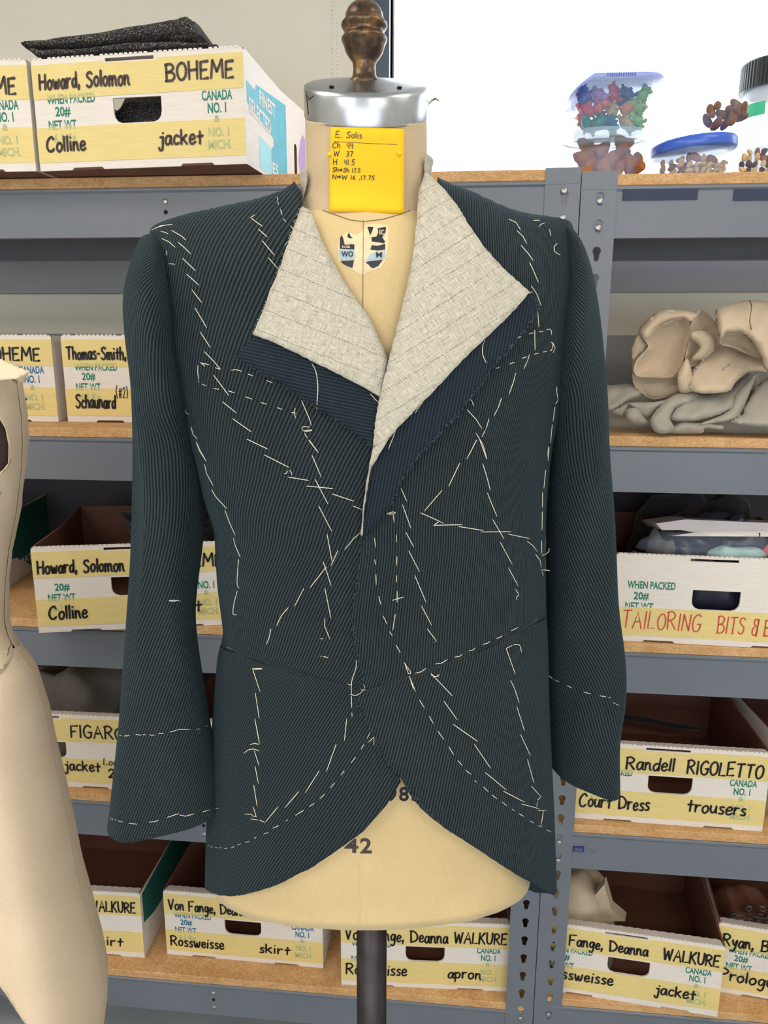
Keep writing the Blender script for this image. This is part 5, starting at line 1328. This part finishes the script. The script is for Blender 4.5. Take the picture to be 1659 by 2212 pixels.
for k, (a, b) in enumerate((((1518, 778), (1556, 745)), ((1505, 795), (1512, 785)), ((1563, 797), (1578, 786)))):
    mb = MB().tube([atY(*a, 1.536), atY(*b, 1.545)], 0.0009, 5).ell(atY(*a, 1.535), (.003, .003, .003), n=8, m=5)
    obj('dressmaking_pin', mb.V, mb.F, M['steel'], r1, world=True, smooth=True)

V, F = mound(0.375, 1.735, z2, .12, .11, .05, 7.0, 0.25, 10); o = obj('calico_heap', V, F, M['greycloth'], None, smooth=True); tag(o, 'smooth grey calico mound at the back of the second shelf, touching the sleeve', 'fabric')

# what lies in the open boxes
def lump(name, label, cat, args, mat, **kw):
    V, F = mound(*args, **kw); o = obj(name, V, F, mat, None, smooth=True); tag(o, label, cat); return o
lump('grey_garment', 'crumpled grey garment filling the box on the fourth shelf at left', 'clothing', (-0.942, 1.72, sh(LT[3])+.006, .178, .170, .225, 3.0, 0.22, 9), M['greydark'] if 'greydark' in M else M['greycloth'])
lump('fur_piece', 'dark furry piece inside the skewed box on the third shelf', 'clothing', (-0.66, 1.66, sh(LT[2])+.006, .10, .08, .24, 6.0, 0.5, 30), M['darkcloth'])
lump('dark_garment', 'charcoal garment piled behind the plastic bags in the white box', 'clothing', (0.55, 1.77, sh(RT[2])+.006, .17, .11, .245, 9.0, 0.25, 10), M['darkcloth'])
lump('grey_bundle', 'grey wool bundle in the white box beside the plastic bags', 'clothing', (0.42, 1.585, sh(RT[2])+.006, .06, .05, .190, 4.0, 0.3, 16), M['greydark'])
lump('plastic_bag', 'clear plastic bag of dark cloth in the white box lettered in red', 'bag', (0.58, 1.62, sh(RT[2])+.006, .165, .08, .222, 12.0, 0.3, 14), M['navybag'] if 'navybag' in M else M['darkcloth'])
lump('mint_scarf', 'pale mint cloth lying on the rim of the white box', 'fabric', (0.575, 1.560, sh(RT[2])+.175, .060, .024, .022, 14.0, 0.3, 25), plain('pale_mint_cloth', srgb(170, 205, 200), 0.7, 0.1, 60))
lump('pink_scarf', 'coral pink cloth next to the pale mint one in the white box', 'fabric', (0.665, 1.565, sh(RT[2])+.178, .045, .022, .026, 15.0, 0.3, 25), plain('coral_pink_cloth', srgb(226, 120, 130), 0.7, 0.1, 60))
for k, (pts, lb, m) in enumerate((([(1417, 1131), (1480, 1122), (1760, 1134), (1760, 1146), (1430, 1145)], 'grey folded envelope lying topmost across the white box', plain('lilac_grey_paper', srgb(190, 184, 190), 0.6, 0.04, 30)), ([(1440, 1140), (1447, 1136), (1770, 1149), (1770, 1160), (1452, 1158), (1500, 1150)], 'white card folder with brown edge beneath the grey envelope', M['white']))):
    P3, G = thicken(np.array([atY(x, y, 1.55+.006*k) for x, y in pts]), [tuple(range(len(pts)))[::-1]], np.array([0, .12, -0.021])*np.ones((len(pts), 1)))
    o = obj('paper_folder', P3, G, m); tag(o, lb, 'folder')
V, F = mound(0.55, 1.585, sh(RT[2])+.182, .17, .06, .045, 21.0, 0.35, 12); o = obj('plastic_bag', V, F, M['bag'], None, smooth=True); tag(o, 'transparent film bag crumpled over the white box', 'bag')
lump('white_cloth', 'white cloth with a pointed fold in the bottom right jacket box', 'fabric', (0.315, 1.66, sh(RT[4])+.006, .110, .11, .215, 8.0, 0.18, 8), M['canvascloth'])
tri = [atY(x, y, 1.60) for x, y in ((1262, 1960), (1305, 1911), (1320, 1965), (1350, 1990), (1270, 1990))]
P3, G = thicken(np.array(tri), [(0, 4, 3, 2, 1)], np.array([0.01, .03, 0])*np.ones((5, 1))); o = obj('cloth_corner', P3, G, M['canvascloth']); tag(o, 'upright pointed corner of white cloth in the bottom right jacket box', 'fabric')
# black strap in the trousers box, chains in the corner box
mb = MB().tube([atY(x, y, 1.80) for x, y in ((1335, 1546), (1400, 1556), (1460, 1568), (1510, 1573))], 0.007, 6); o = obj('black_strap', mb.V, mb.F, M['darkcloth'], None, smooth=True); tag(o, 'black strap lying inside the trousers box', 'strap')
chn = tag(empty('metal_chain', (0.70, 1.66, sh(RT[4])+.14)), 'dark metal chain draped inside the bottom corner box', 'chain')
r_ = random.Random(3)
for k in range(26):
    x = 1585+ (k % 13)*8+r_.uniform(-4, 4); y = 1975+14*math.sin(k*1.3)+ (k//13)*16
    c = atY(x, y, 1.66); mb = MB(); pts = [c+np.array([.0065*math.cos(t), .002*math.sin(3*t+k), .0065*math.sin(t)]) for t in np.linspace(0, 2*PI, 11)]; mb.tube(pts, 0.0013, 5)
    obj('chain_link', mb.V, mb.F, M['steel'] if k % 3 else M['darkcloth'], chn, world=True, smooth=True)
lump('brown_cloth', 'brown cloth under the dark chain in the corner box', 'fabric', (0.74, 1.72, sh(RT[4])+.006, .10, .09, .13, 31.0, 0.2, 10), M['kraft'])

# ------------------------------------------------------------------ snack tubs on the top shelf
zt = sh(RT[0])
def superell(n, a, b, p=2.0):
    out = []
    for k in range(n):
        t = 2*PI*k/n; c, s_ = math.cos(t), math.sin(t); out.append((a*math.copysign(abs(c)**(2/p), c), b*math.copysign(abs(s_)**(2/p), s_)))
    return out
def vessel(parent, cx, cy, prof, p, mat, name, n=48, wall=0.0012, bottom=True):
    """thin-walled cup; prof = [(half x, half y, z)]"""
    secs = [[(cx+a, cy+b, z) for a, b in superell(n, rx, ry, p)] for rx, ry, z in prof]
    secs += [[(cx+a, cy+b, z+(wall if i == len(prof)-1 else 0)) for a, b in superell(n, rx-wall, ry-wall, p)] for i, (rx, ry, z) in enumerate(prof[::-1])]
    V, F = loft(secs, True, True); return obj(name, V, F, mat, parent, world=True, smooth=False)
def lidmesh(parent, cx, cy, rx, ry, z0, z1, p, mat, name, tilt=(0, 0), drop=None, n=56):
    prof = [(1.0, z0), (1.02, z0+0.002), (1.02, z1-0.004), (0.985, z1), (0.90, z1+0.0005), (0.885, z1-0.003), (0.05, z1-0.003)]
    secs = []
    for s_, z in prof:
        r = []
        for a, b in superell(n, rx*s_, ry*s_, p):
            dz = tilt[0]*a+tilt[1]*b
            if drop: 
                d = (-a-drop[0]*rx)/rx; dz -= max(0, d)*drop[1]
            r.append((cx+a, cy+b, z+dz))
        secs.append(r)
    V, F = loft(secs); return obj(name, V, F, mat, parent, world=True, smooth=True)
def scatter(protos, names, labels, cats, groups, spots, rs, sc=(1.45,)*10):
    cnt = {}
    for k, (x, y, z, kind) in enumerate(spots):
        me = protos[kind]; o = bpy.data.objects.new(names[kind], me); COL.objects.link(o)
        o.location = (x, y, z); o.rotation_euler = (rs.uniform(-.9, .9), rs.uniform(-3, 3), rs.uniform(-.8, .8))
        s_ = rs.uniform(.9, 1.1)*sc[kind]; o.scale = (s_, s_, s_)
        tag(o, labels[kind], cats[kind], groups[kind])
# square tub of gummies
tub = tag(empty('snack_tub', (0.283, 1.69, zt+.110)), 'square clear tub of coloured gummies with a loose periwinkle lid, stacked uppermost', 'container')
vessel(tub, 0.283, 1.69, [(.064, .055, zt+.1075), (.067, .058, zt+.111), (.074, .064, zt+.190), (.078, .068, zt+.192)], 5, M['clear'], 'tub_body')
lidmesh(tub, 0.286, 1.69, .088, .078, zt+.193, zt+.201, 5, M['skylid'], 'tub_lid', drop=(.55, .060))
for k in range(13):
    mb = MB().box(0.262+k*.0042, 0.264+k*.0042, 1.6085, 1.612, zt+.194, zt+.199); obj('grip_rib', mb.V, mb.F, M['skylid'], tub, world=True)
gum = MB()
gum.ell((0, 0, 0), (.0078, .0062, .0100), n=8, m=6).ell((0, -.001, .0105), (.0056, .005, .0052), n=8, m=5)
for sx in (-1, 1):
    gum.ell((sx*.0042, -.001, .0152), (.0020, .0016, .0020), n=6, m=4).ell((sx*.0062, -.0045, .0035), (.0024, .0032, .0024), n=6, m=4).ell((sx*.0052, -.0045, -.0080), (.0030, .0042, .0028), n=6, m=4)
gums = [mesh('gummy', gum.V, gum.F, m, True) for m in GUM]
cn = ['red', 'violet', 'lime', 'orange', 'green', 'honey', 'lilac', 'blue', 'coral', 'indigo']
rs = random.Random(12); spots = []
top = [1, 6, 0, 9, 2, 7]
for r in range(3):
    for c in range(5):
        for d in range(2):
            wx = .064+.003*r
            spots.append((0.283-wx+.015+c*(2*wx-.030)/4+(.006 if d else 0)+rs.uniform(-.002, .002), 1.656+d*.034+rs.uniform(-.002, .002), zt+.127+r*.0235+(.004 if d else 0)+rs.uniform(-.002, .002), top[c] if r == 2 else rs.choice([2, 3, 4, 5, 8, 7, 5, 3, 0]) ))
scatter(gums, ['gummy_candy']*10, ['%s gummy candy inside the square clear tub' % c for c in cn], ['candy']*10, ['%s gummies in the square tub' % c for c in cn], spots, rs)
# round tub of toasted crackers under it
tb2 = tag(empty('snack_tub', (0.275, 1.69, zt)), 'low round clear tub of toasted cracker pillows supporting the square tub', 'container')
vessel(tb2, 0.275, 1.69, [(.060, .060, zt+.001), (.066, .066, zt+.004), (.078, .078, zt+.072), (.090, .090, zt+.078), (.092, .092, zt+.084)], 2.2, M['clear'], 'tub_body')
lidmesh(tb2, 0.275, 1.69, .093, .093, zt+.086, zt+.1045, 2.2, M['lidclear'], 'tub_lid')
def pillow(V):
    t = V.copy(); x, z = V[:, 0], V[:, 2]
    a = np.arctan2(z, x); k = 1/np.maximum(0.5, np.cos(((a+PI/6) % (2*PI/3))-PI/3)*1.0)
    k = np.minimum(k, 1.75)*0.72; t[:, 0] *= k; t[:, 2] *= k; t[:, 1] *= 1.25; return t*(1+.07*np.sin(6*V[:, 0:1]+4*V[:, 2:3]+1))
ck = MB().ell((0, 0, 0), (.021, .0095, .021), n=18, m=12, fn=pillow); ckm = mesh('cracker', ck.V, ck.F, M['cracker'], True)
spots = []
for (px, py, Y) in ((1262, 345, 1.655), (1296, 328, 1.66), (1325, 345, 1.65), (1362, 352, 1.655), (1305, 362, 1.645), (1272, 368, 1.64), (1345, 312, 1.66), (1375, 358, 1.665), (1335, 366, 1.645), (1300, 345, 1.70), (1340, 340, 1.70), (1268, 320, 1.68)):
    p = atY(px, py, Y); spots.append((p[0], p[1], max(p[2], zt+.018), 0))
scatter([ckm], ['cracker'], ['toasted triangular cracker pillow in the low round tub'], ['snack'], ['crackers in the low round tub'], spots, rs, (1.0,))
# round tub of nuts with blue lid
tb3 = tag(empty('snack_tub', (0.452, 1.69, zt)), 'round clear tub of mixed nuts with a bright blue lid beneath the pecan bag', 'container')
vessel(tb3, 0.452, 1.69, [(.060, .060, zt+.001), (.064, .064, zt+.004), (.070, .070, zt+.056), (.077, .077, zt+.060), (.078, .078, zt+.070)], 2.0, M['clear'], 'tub_body')
lidmesh(tb3, 0.452, 1.69, .080, .080, zt+.072, zt+.092, 2.0, M['bluelid'], 'tub_lid', tilt=(.08, 0))
def bean(V):
    t = V.copy(); t[:, 0] += 0.25*V[:, 2]**2; return t
pn = MB().ell((0, 0, 0), (.0048, .0045, .0085), n=8, m=6, fn=bean); am = MB().ell((0, 0, 0), (.0068, .0042, .0115), n=8, m=6, fn=lambda V: V*np.array([1, 1, 1])*(1-0.25*V[:, 2:3]))
pc_ = MB().ell((0, 0, 0), (.0075, .0065, .0135), n=10, m=7, fn=bean)
raz = MB().ell((0, 0, 0), (.0060, .0052, .0075), n=8, m=5, fn=lambda V: V*(1+.15*np.sin(9*V[:, 0:1])))
kinds = [mesh('peanut', pn.V, pn.F, M['peanut'], True), mesh('almond', am.V, am.F, M['almond'], True), mesh('raisin', raz.V, raz.F, M['raisin'], True)]
spots = []
for r in range(5):
    for c in range(10):
        for d in range(2):
            ang = (c-4.5)/4.5; x = .452+.060*ang*(0.9+0.02*r); y = 1.69-math.sqrt(max(.0001, .057**2-(x-.452)**2))*(1-.35*d)
            if r == 4 and rs.random() < .35: continue
            spots.append((x+rs.uniform(-.001, .001), y, zt+.010+r*.0105+rs.uniform(-.001, .001), 1 if rs.random() < .25 else 0))
scatter(kinds, ['peanut', 'almond', 'raisin'], ['roasted peanut inside the blue-lidded round tub', 'brown almond inside the blue-lidded round tub', ''], ['nut']*3, ['peanuts in the blue-lidded tub', 'almonds in the blue-lidded tub', ''], spots, rs, (1, 1, 1))
# bag of pecans on the blue lid
bagc = atY(1560, 250, 1.66)
bg_ = tag(empty('pecan_bag', tuple(bagc)), 'knotted clear bag of pecans resting on the bright blue lid', 'bag')
mb = MB().ell(bagc, (.046, .035, .024), rotm(0, -.28, 0), n=28, m=16, fn=lambda V: V*(1+0.10*np.sin(7*V[:, 0:1]+5*V[:, 2:3]))); obj('bag_film', mb.V, mb.F, M['bag'], bg_, world=True, smooth=True)
mb = MB().tube([atY(x, y, 1.655) for x, y in ((1530, 262), (1505, 268), (1480, 275), (1465, 258), (1440, 268))], [.010, .005, .003, .006, .002], 8); obj('bag_neck', mb.V, mb.F, M['bag'], bg_, world=True, smooth=True)
spots = []
for k, (px, py) in enumerate(((1535, 240), (1528, 262), (1550, 228), (1560, 248), (1548, 268), (1575, 236), (1582, 256), (1568, 266), (1592, 240), (1600, 252), (1606, 236), (1590, 226))):
    p = atY(px, py, 1.645+.02*(k % 2)); spots.append((p[0], p[1], p[2], 0))
scatter([mesh('pecan', pc_.V, pc_.F, M['pecan'], True)], ['pecan'], ['brown pecan half in the knotted clear bag'], ['nut'], ['pecans in the knotted bag'], spots, rs, (1.1,))
# tall jar with black lid and the bag of trail mix at the edge
jc = atY(1668, 250, 1.80); ztj = atY(1668, 168, 1.80)[2]
jr = tag(empty('plastic_jar', (jc[0], 1.80, zt)), 'tall milky plastic jar with black ribbed lid and green label, at the right edge', 'jar')
rj = np.linalg.norm(atY(1668, 168, 1.80)-atY(1596, 168, 1.80))
mb = MB().lathe([(rj*.93, zt+.001), (rj, zt+.006), (rj, ztj-.065), (rj*.94, ztj-.05), (rj*.9, ztj-.03), (rj*.9, ztj-.01)], (jc[0], 1.80, 0), 48); obj('jar_body', mb.V, mb.F, M['jar'], jr, world=True, smooth=True)
mb = MB(); V = []; F = []
prof = [(1.03, ztj-.028), (1.03, ztj+.022), (1.0, ztj+.026), (.05, ztj+.027)]
for r, z in prof:
    for k in range(120):
        a = 2*PI*k/120; q = rj*r*(1+(.012 if k % 2 and r > 1.01 else 0)); V.append((jc[0]+q*math.cos(a), 1.80+q*math.sin(a), z))
for i in range(3):
    for k in range(120): F.append((i*120+k, i*120+(k+1) % 120, (i+1)*120+(k+1) % 120, (i+1)*120+k))
F += [tuple(range(119, -1, -1)), tuple(360+k for k in range(120))]
obj('jar_lid', V, F, M['blacklid'], jr, world=True)
mg = plain('mint_green_label', srgb(70, 200, 150), 0.5, 0.05)
V = []; F = []
for i in range(15):
    a = math.radians(180+(-4)+62*i/14)
    for z in (ztj-.083, ztj-.058): V.append((jc[0]+(rj+.0004)*math.cos(a), 1.80+(rj+.0004)*math.sin(a), z))
for i in range(14): F.append((2*i, 2*i+2, 2*i+3, 2*i+1))
obj('jar_label', V, F, mg, jr, world=True)
mixb = tag(empty('trail_mix_bag', (atY(1640, 330, 1.66)[0], 1.66, zt)), 'clear bag of trail mix standing at the right edge before the jar', 'bag')
mc = atY(1672, 330, 1.665)
mb = MB().ell((mc[0], 1.665, zt+.040), (.078, .040, .0395), n=30, m=16, fn=lambda V: V*(1+0.05*np.sin(9*V[:, 0:1]+6*V[:, 2:3]))); obj('bag_film', mb.V, mb.F, M['bag'], mixb, world=True, smooth=True)
spots = []
for r in range(6):
    for c in range(9):
        x = mc[0]-.062+c*.0125; z = zt+.010+r*.011
        if ((x-mc[0])/.070)**2+((z-zt-.040)/.036)**2 > 1: continue
        spots.append((x+rs.uniform(-.001, .001), 1.648+rs.uniform(-.003, .012), z, rs.choice([0, 2, 1, 0, 2])))
scatter(kinds, ['peanut', 'almond', 'raisin'], ['peanut in the trail mix bag by the jar', 'almond in the trail mix bag by the jar', 'dark raisin in the trail mix bag by the jar'], ['nut', 'nut', 'fruit'], ['peanuts in the trail mix', 'almonds in the trail mix', 'raisins in the trail mix'], spots, rs, (1, 1, 1))

# ------------------------------------------------------------------ second dress form in a muslin gown at the left edge
MO = atV(-150, 1100, 0.19); MO[2] = 0
DI = float((MO-FO)@FV)
def mpt(x, y, v): return atV(x, y, v+DI)
EDG = [(770, 20), (800, 34), (860, 42), (900, 48), (960, 50), (1010, 48), (1060, 42), (1100, 38), (1140, 30), (1190, 20), (1270, 12), (1340, 10), (1380, 20), (1410, 42), (1450, 70), (1500, 85), (1550, 100), (1610, 110), (1680, 125), (1750, 140), (1830, 155), (1900, 168), (1980, 190), (2080, 216), (2130, 225), (2200, 224), (2300, 218)]
zs = []; ue = []
for y, x in EDG:
    p = mpt(x, y, 0.0); zs.append(p[2]); ue.append((p-MO)@FU)
UE = smooth_tab(zs, ue, 0.008)
def md(u, z, gown=True):
    a = max(0.02, UE(z)); s_ = max(-1, min(1, u/a)); b = min(a*0.72, 0.24)
    v = -b*math.sqrt(max(0, 1-abs(s_)**2.2))
    w = 0.007*math.sin(60*u+22*z+4*mnoise.noise(Vector((u*9, z*9, 0))))*math.exp(-((z-1.55)/.12)**2)+0.005*math.sin(95*u-40*z+2)*math.exp(-((z-1.45)/.2)**2)
    bt = max(0, min(1, (z-1.27)/.05)); w += bt*(0.018*mnoise.noise(Vector((u*30, z*14, 1)))+0.005*math.sin(120*(z+.6*u)+5*mnoise.noise(Vector((u*12, z*10, 4)))))
    t = max(0, min(1, (1.27-z)/.4)); w += t*(0.022*math.sin((46-14*t)*u+1.2+2*z)+0.010*math.sin(23*u-0.5))
    return v-w*(1-abs(s_)**6)
def muz(x, y):
    v = -.1
    for _ in range(40):
        p = mpt(x, y, v); u = (p-MO)@FU; v = .5*v+.5*md(u, p[2])
    return u, p[2]
gown = tag(empty('muslin_gown', tuple(MO)), 'ivory muslin gown toile with pinned seams on the dress form at the left edge', 'dress')
def mpanel(name, outline, off, mat, step=0.008, label=None, holes=(), flip=1, jit=0.0006):
    conv = lambda pts: [((0.2*math.asin(max(-1, min(1, u/max(.02, UE(z)))))), z) for u, z in (muz(*p) if p[0] != 'e' else (float(UE(mpt(0, p[1], 0)[2])), mpt(0, p[1], 0)[2]) for p in pts)]
    P = resample(conv(outline), 0.007, True, jit); H = [resample(conv(h), 0.005, True, 0) for h in holes]
    V, F = cdt(P, H, step); C = []
    for q, z in V:
        u = max(.02, UE(z))*math.sin(max(-PI/2, min(PI/2, q/.2))); C.append(MO+FU*u+FV*(md(u, z)-off)*flip+np.array([0, 0, z]))
    P3, G = thicken(np.array(C), F, FV*0.0014*flip*np.ones((len(C), 1))); return obj(name, P3, G, mat, gown, world=True, smooth=True, label=label)
mpanel('bodice', [(-330, 780), (-200, 775), (-60, 790), (0, 800), ('e', 830), ('e', 960), ('e', 1060), ('e', 1140), ('e', 1270), ('e', 1340), ('e', 1392), (25, 1425), (0, 1455), (-80, 1500), (-330, 1500)], 0.004, M['muslin'], holes=[[(-60, 905), (-20, 890), (2, 905), (14, 925), (21, 960), (20, 1000), (8, 1015), (-20, 1030), (-60, 1020)]])
mpanel('skirt', [(-330, 1400), (0, 1400), ('e', 1400), ('e', 1500), ('e', 1680), ('e', 1900), ('e', 2080), ('e', 2130), ('e', 2260), (150, 2290), (95, 2262), (55, 2212), (28, 2172), (0, 2132), (-60, 2060), (-140, 1990), (-330, 1960)], 0.0, M['muslin'])
mpanel('skirt', [(-330, 1400), (0, 1400), ('e', 1400), ('e', 1680), ('e', 1900), ('e', 2080), ('e', 2240), (200, 2230), (120, 2120), (-330, 1900)], 0.0, M['muslin'], flip=-1, step=.02)
mpanel('bodice', [(-330, 780), (0, 790), ('e', 830), ('e', 1060), ('e', 1270), ('e', 1400), (-330, 1450)], 0.0, M['muslin'], flip=-1, step=.02)
# shoulder flap and stitches
def mflat(pts, v0, name, mat, th=0.0014, fn=None):
    P = resample(pts, 6, True, 1.2); V, F = cdt(P, (), 9); C = [mpt(x, y, v0+(fn(x, y) if fn else 0)) for x, y in V]
    P3, G = thicken(np.array(C), [f[::-1] for f in F], FV*th*np.ones((len(C), 1))); return obj(name, P3, G, mat, gown, world=True, smooth=True)
mflat([(-120, 760), (-40, 765), (0, 776), (30, 790), (65, 803), (48, 812), (38, 818), (0, 822), (-120, 830)], -.085, 'shoulder_flap', M['muslin'], fn=lambda x, y: -.0004*(y-760))
mflat([(-120, 815), (0, 815), (40, 812), (60, 806), (50, 828), (30, 818), (0, 815), (-60, 850)], -.080, 'shoulder_flap', M['muslin'])
def mst(pts):
    C = []
    for x, y in pts:
        u, z = muz(x, y); C.append(MO+FU*u+FV*(md(u, z)-.0062)+np.array([0, 0, z]))
    mb = MB().tube(C, .0005, 5); obj('tacking_stitch', mb.V, mb.F, M['seam'], gown, world=True)
for a in (((0, 1447), (6, 1442)), ((12, 1437), (18, 1430)), ((20, 1412), (20, 1400)), ((26, 1396), (28, 1388)), ((20, 1010), (28, 990)), ((0, 1072), (8, 1060)), ((10, 1020), (16, 1012))): mst(a)
for k in range(8): mst(((6+k*11-4, 2132+k*16-6), (6+k*11+1, 2132+k*16+2)))
f2 = tag(empty('dress_form', tuple(MO)), 'brown dress form inside the muslin gown, glimpsed through the armhole at left', 'mannequin')
brn = plain('brown_form_cloth', srgb(84, 66, 58), 0.85, 0.2, 40)
V = []; F = []
for i in range(31):
    z = mpt(0, 1420, 0)[2]+(mpt(0, 790, 0)[2]-mpt(0, 1420, 0)[2])*i/30; a = max(.02, UE(z))*0.93
    for k in range(40):
        t = 2*PI*k/40; V.append(MO+FU*a*math.cos(t)+FV*(a*.66)*math.sin(t)+np.array([0, 0, z]))
for i in range(30):
    for k in range(40): F.append((i*40+k, i*40+(k+1) % 40, (i+1)*40+(k+1) % 40, (i+1)*40+k))
F += [tuple(range(39, -1, -1)), tuple(1200+k for k in range(40))]
obj('torso', V, F, brn, f2, world=True, smooth=True)
PB = MO-FU*.10+FV*.05; mb = MB().lathe([(.015, 0.03), (.015, mpt(0, 1420, 0)[2])], (PB[0], PB[1], 0), 20).lathe([(.10, 0.0), (.10, .02), (.03, .05), (.02, .06)], (PB[0], PB[1], 0), 32); obj('stand_pole', mb.V, mb.F, M['pole'], f2, world=True, smooth=True)
mb = MB().lathe([(.05, 0), (.045, .05), (.04, .12)], (MO[0], MO[1], mpt(0, 790, 0)[2]-.01), 24); obj('neck', mb.V, mb.F, brn, f2, world=True, smooth=True)
# another open box behind the left-hand cuff
b4x = carton(-0.625, 1.522, sh(LT[3]), 0.0, 'open box on the fourth shelf, hidden behind the jacket beside the left cuff', prints='none')
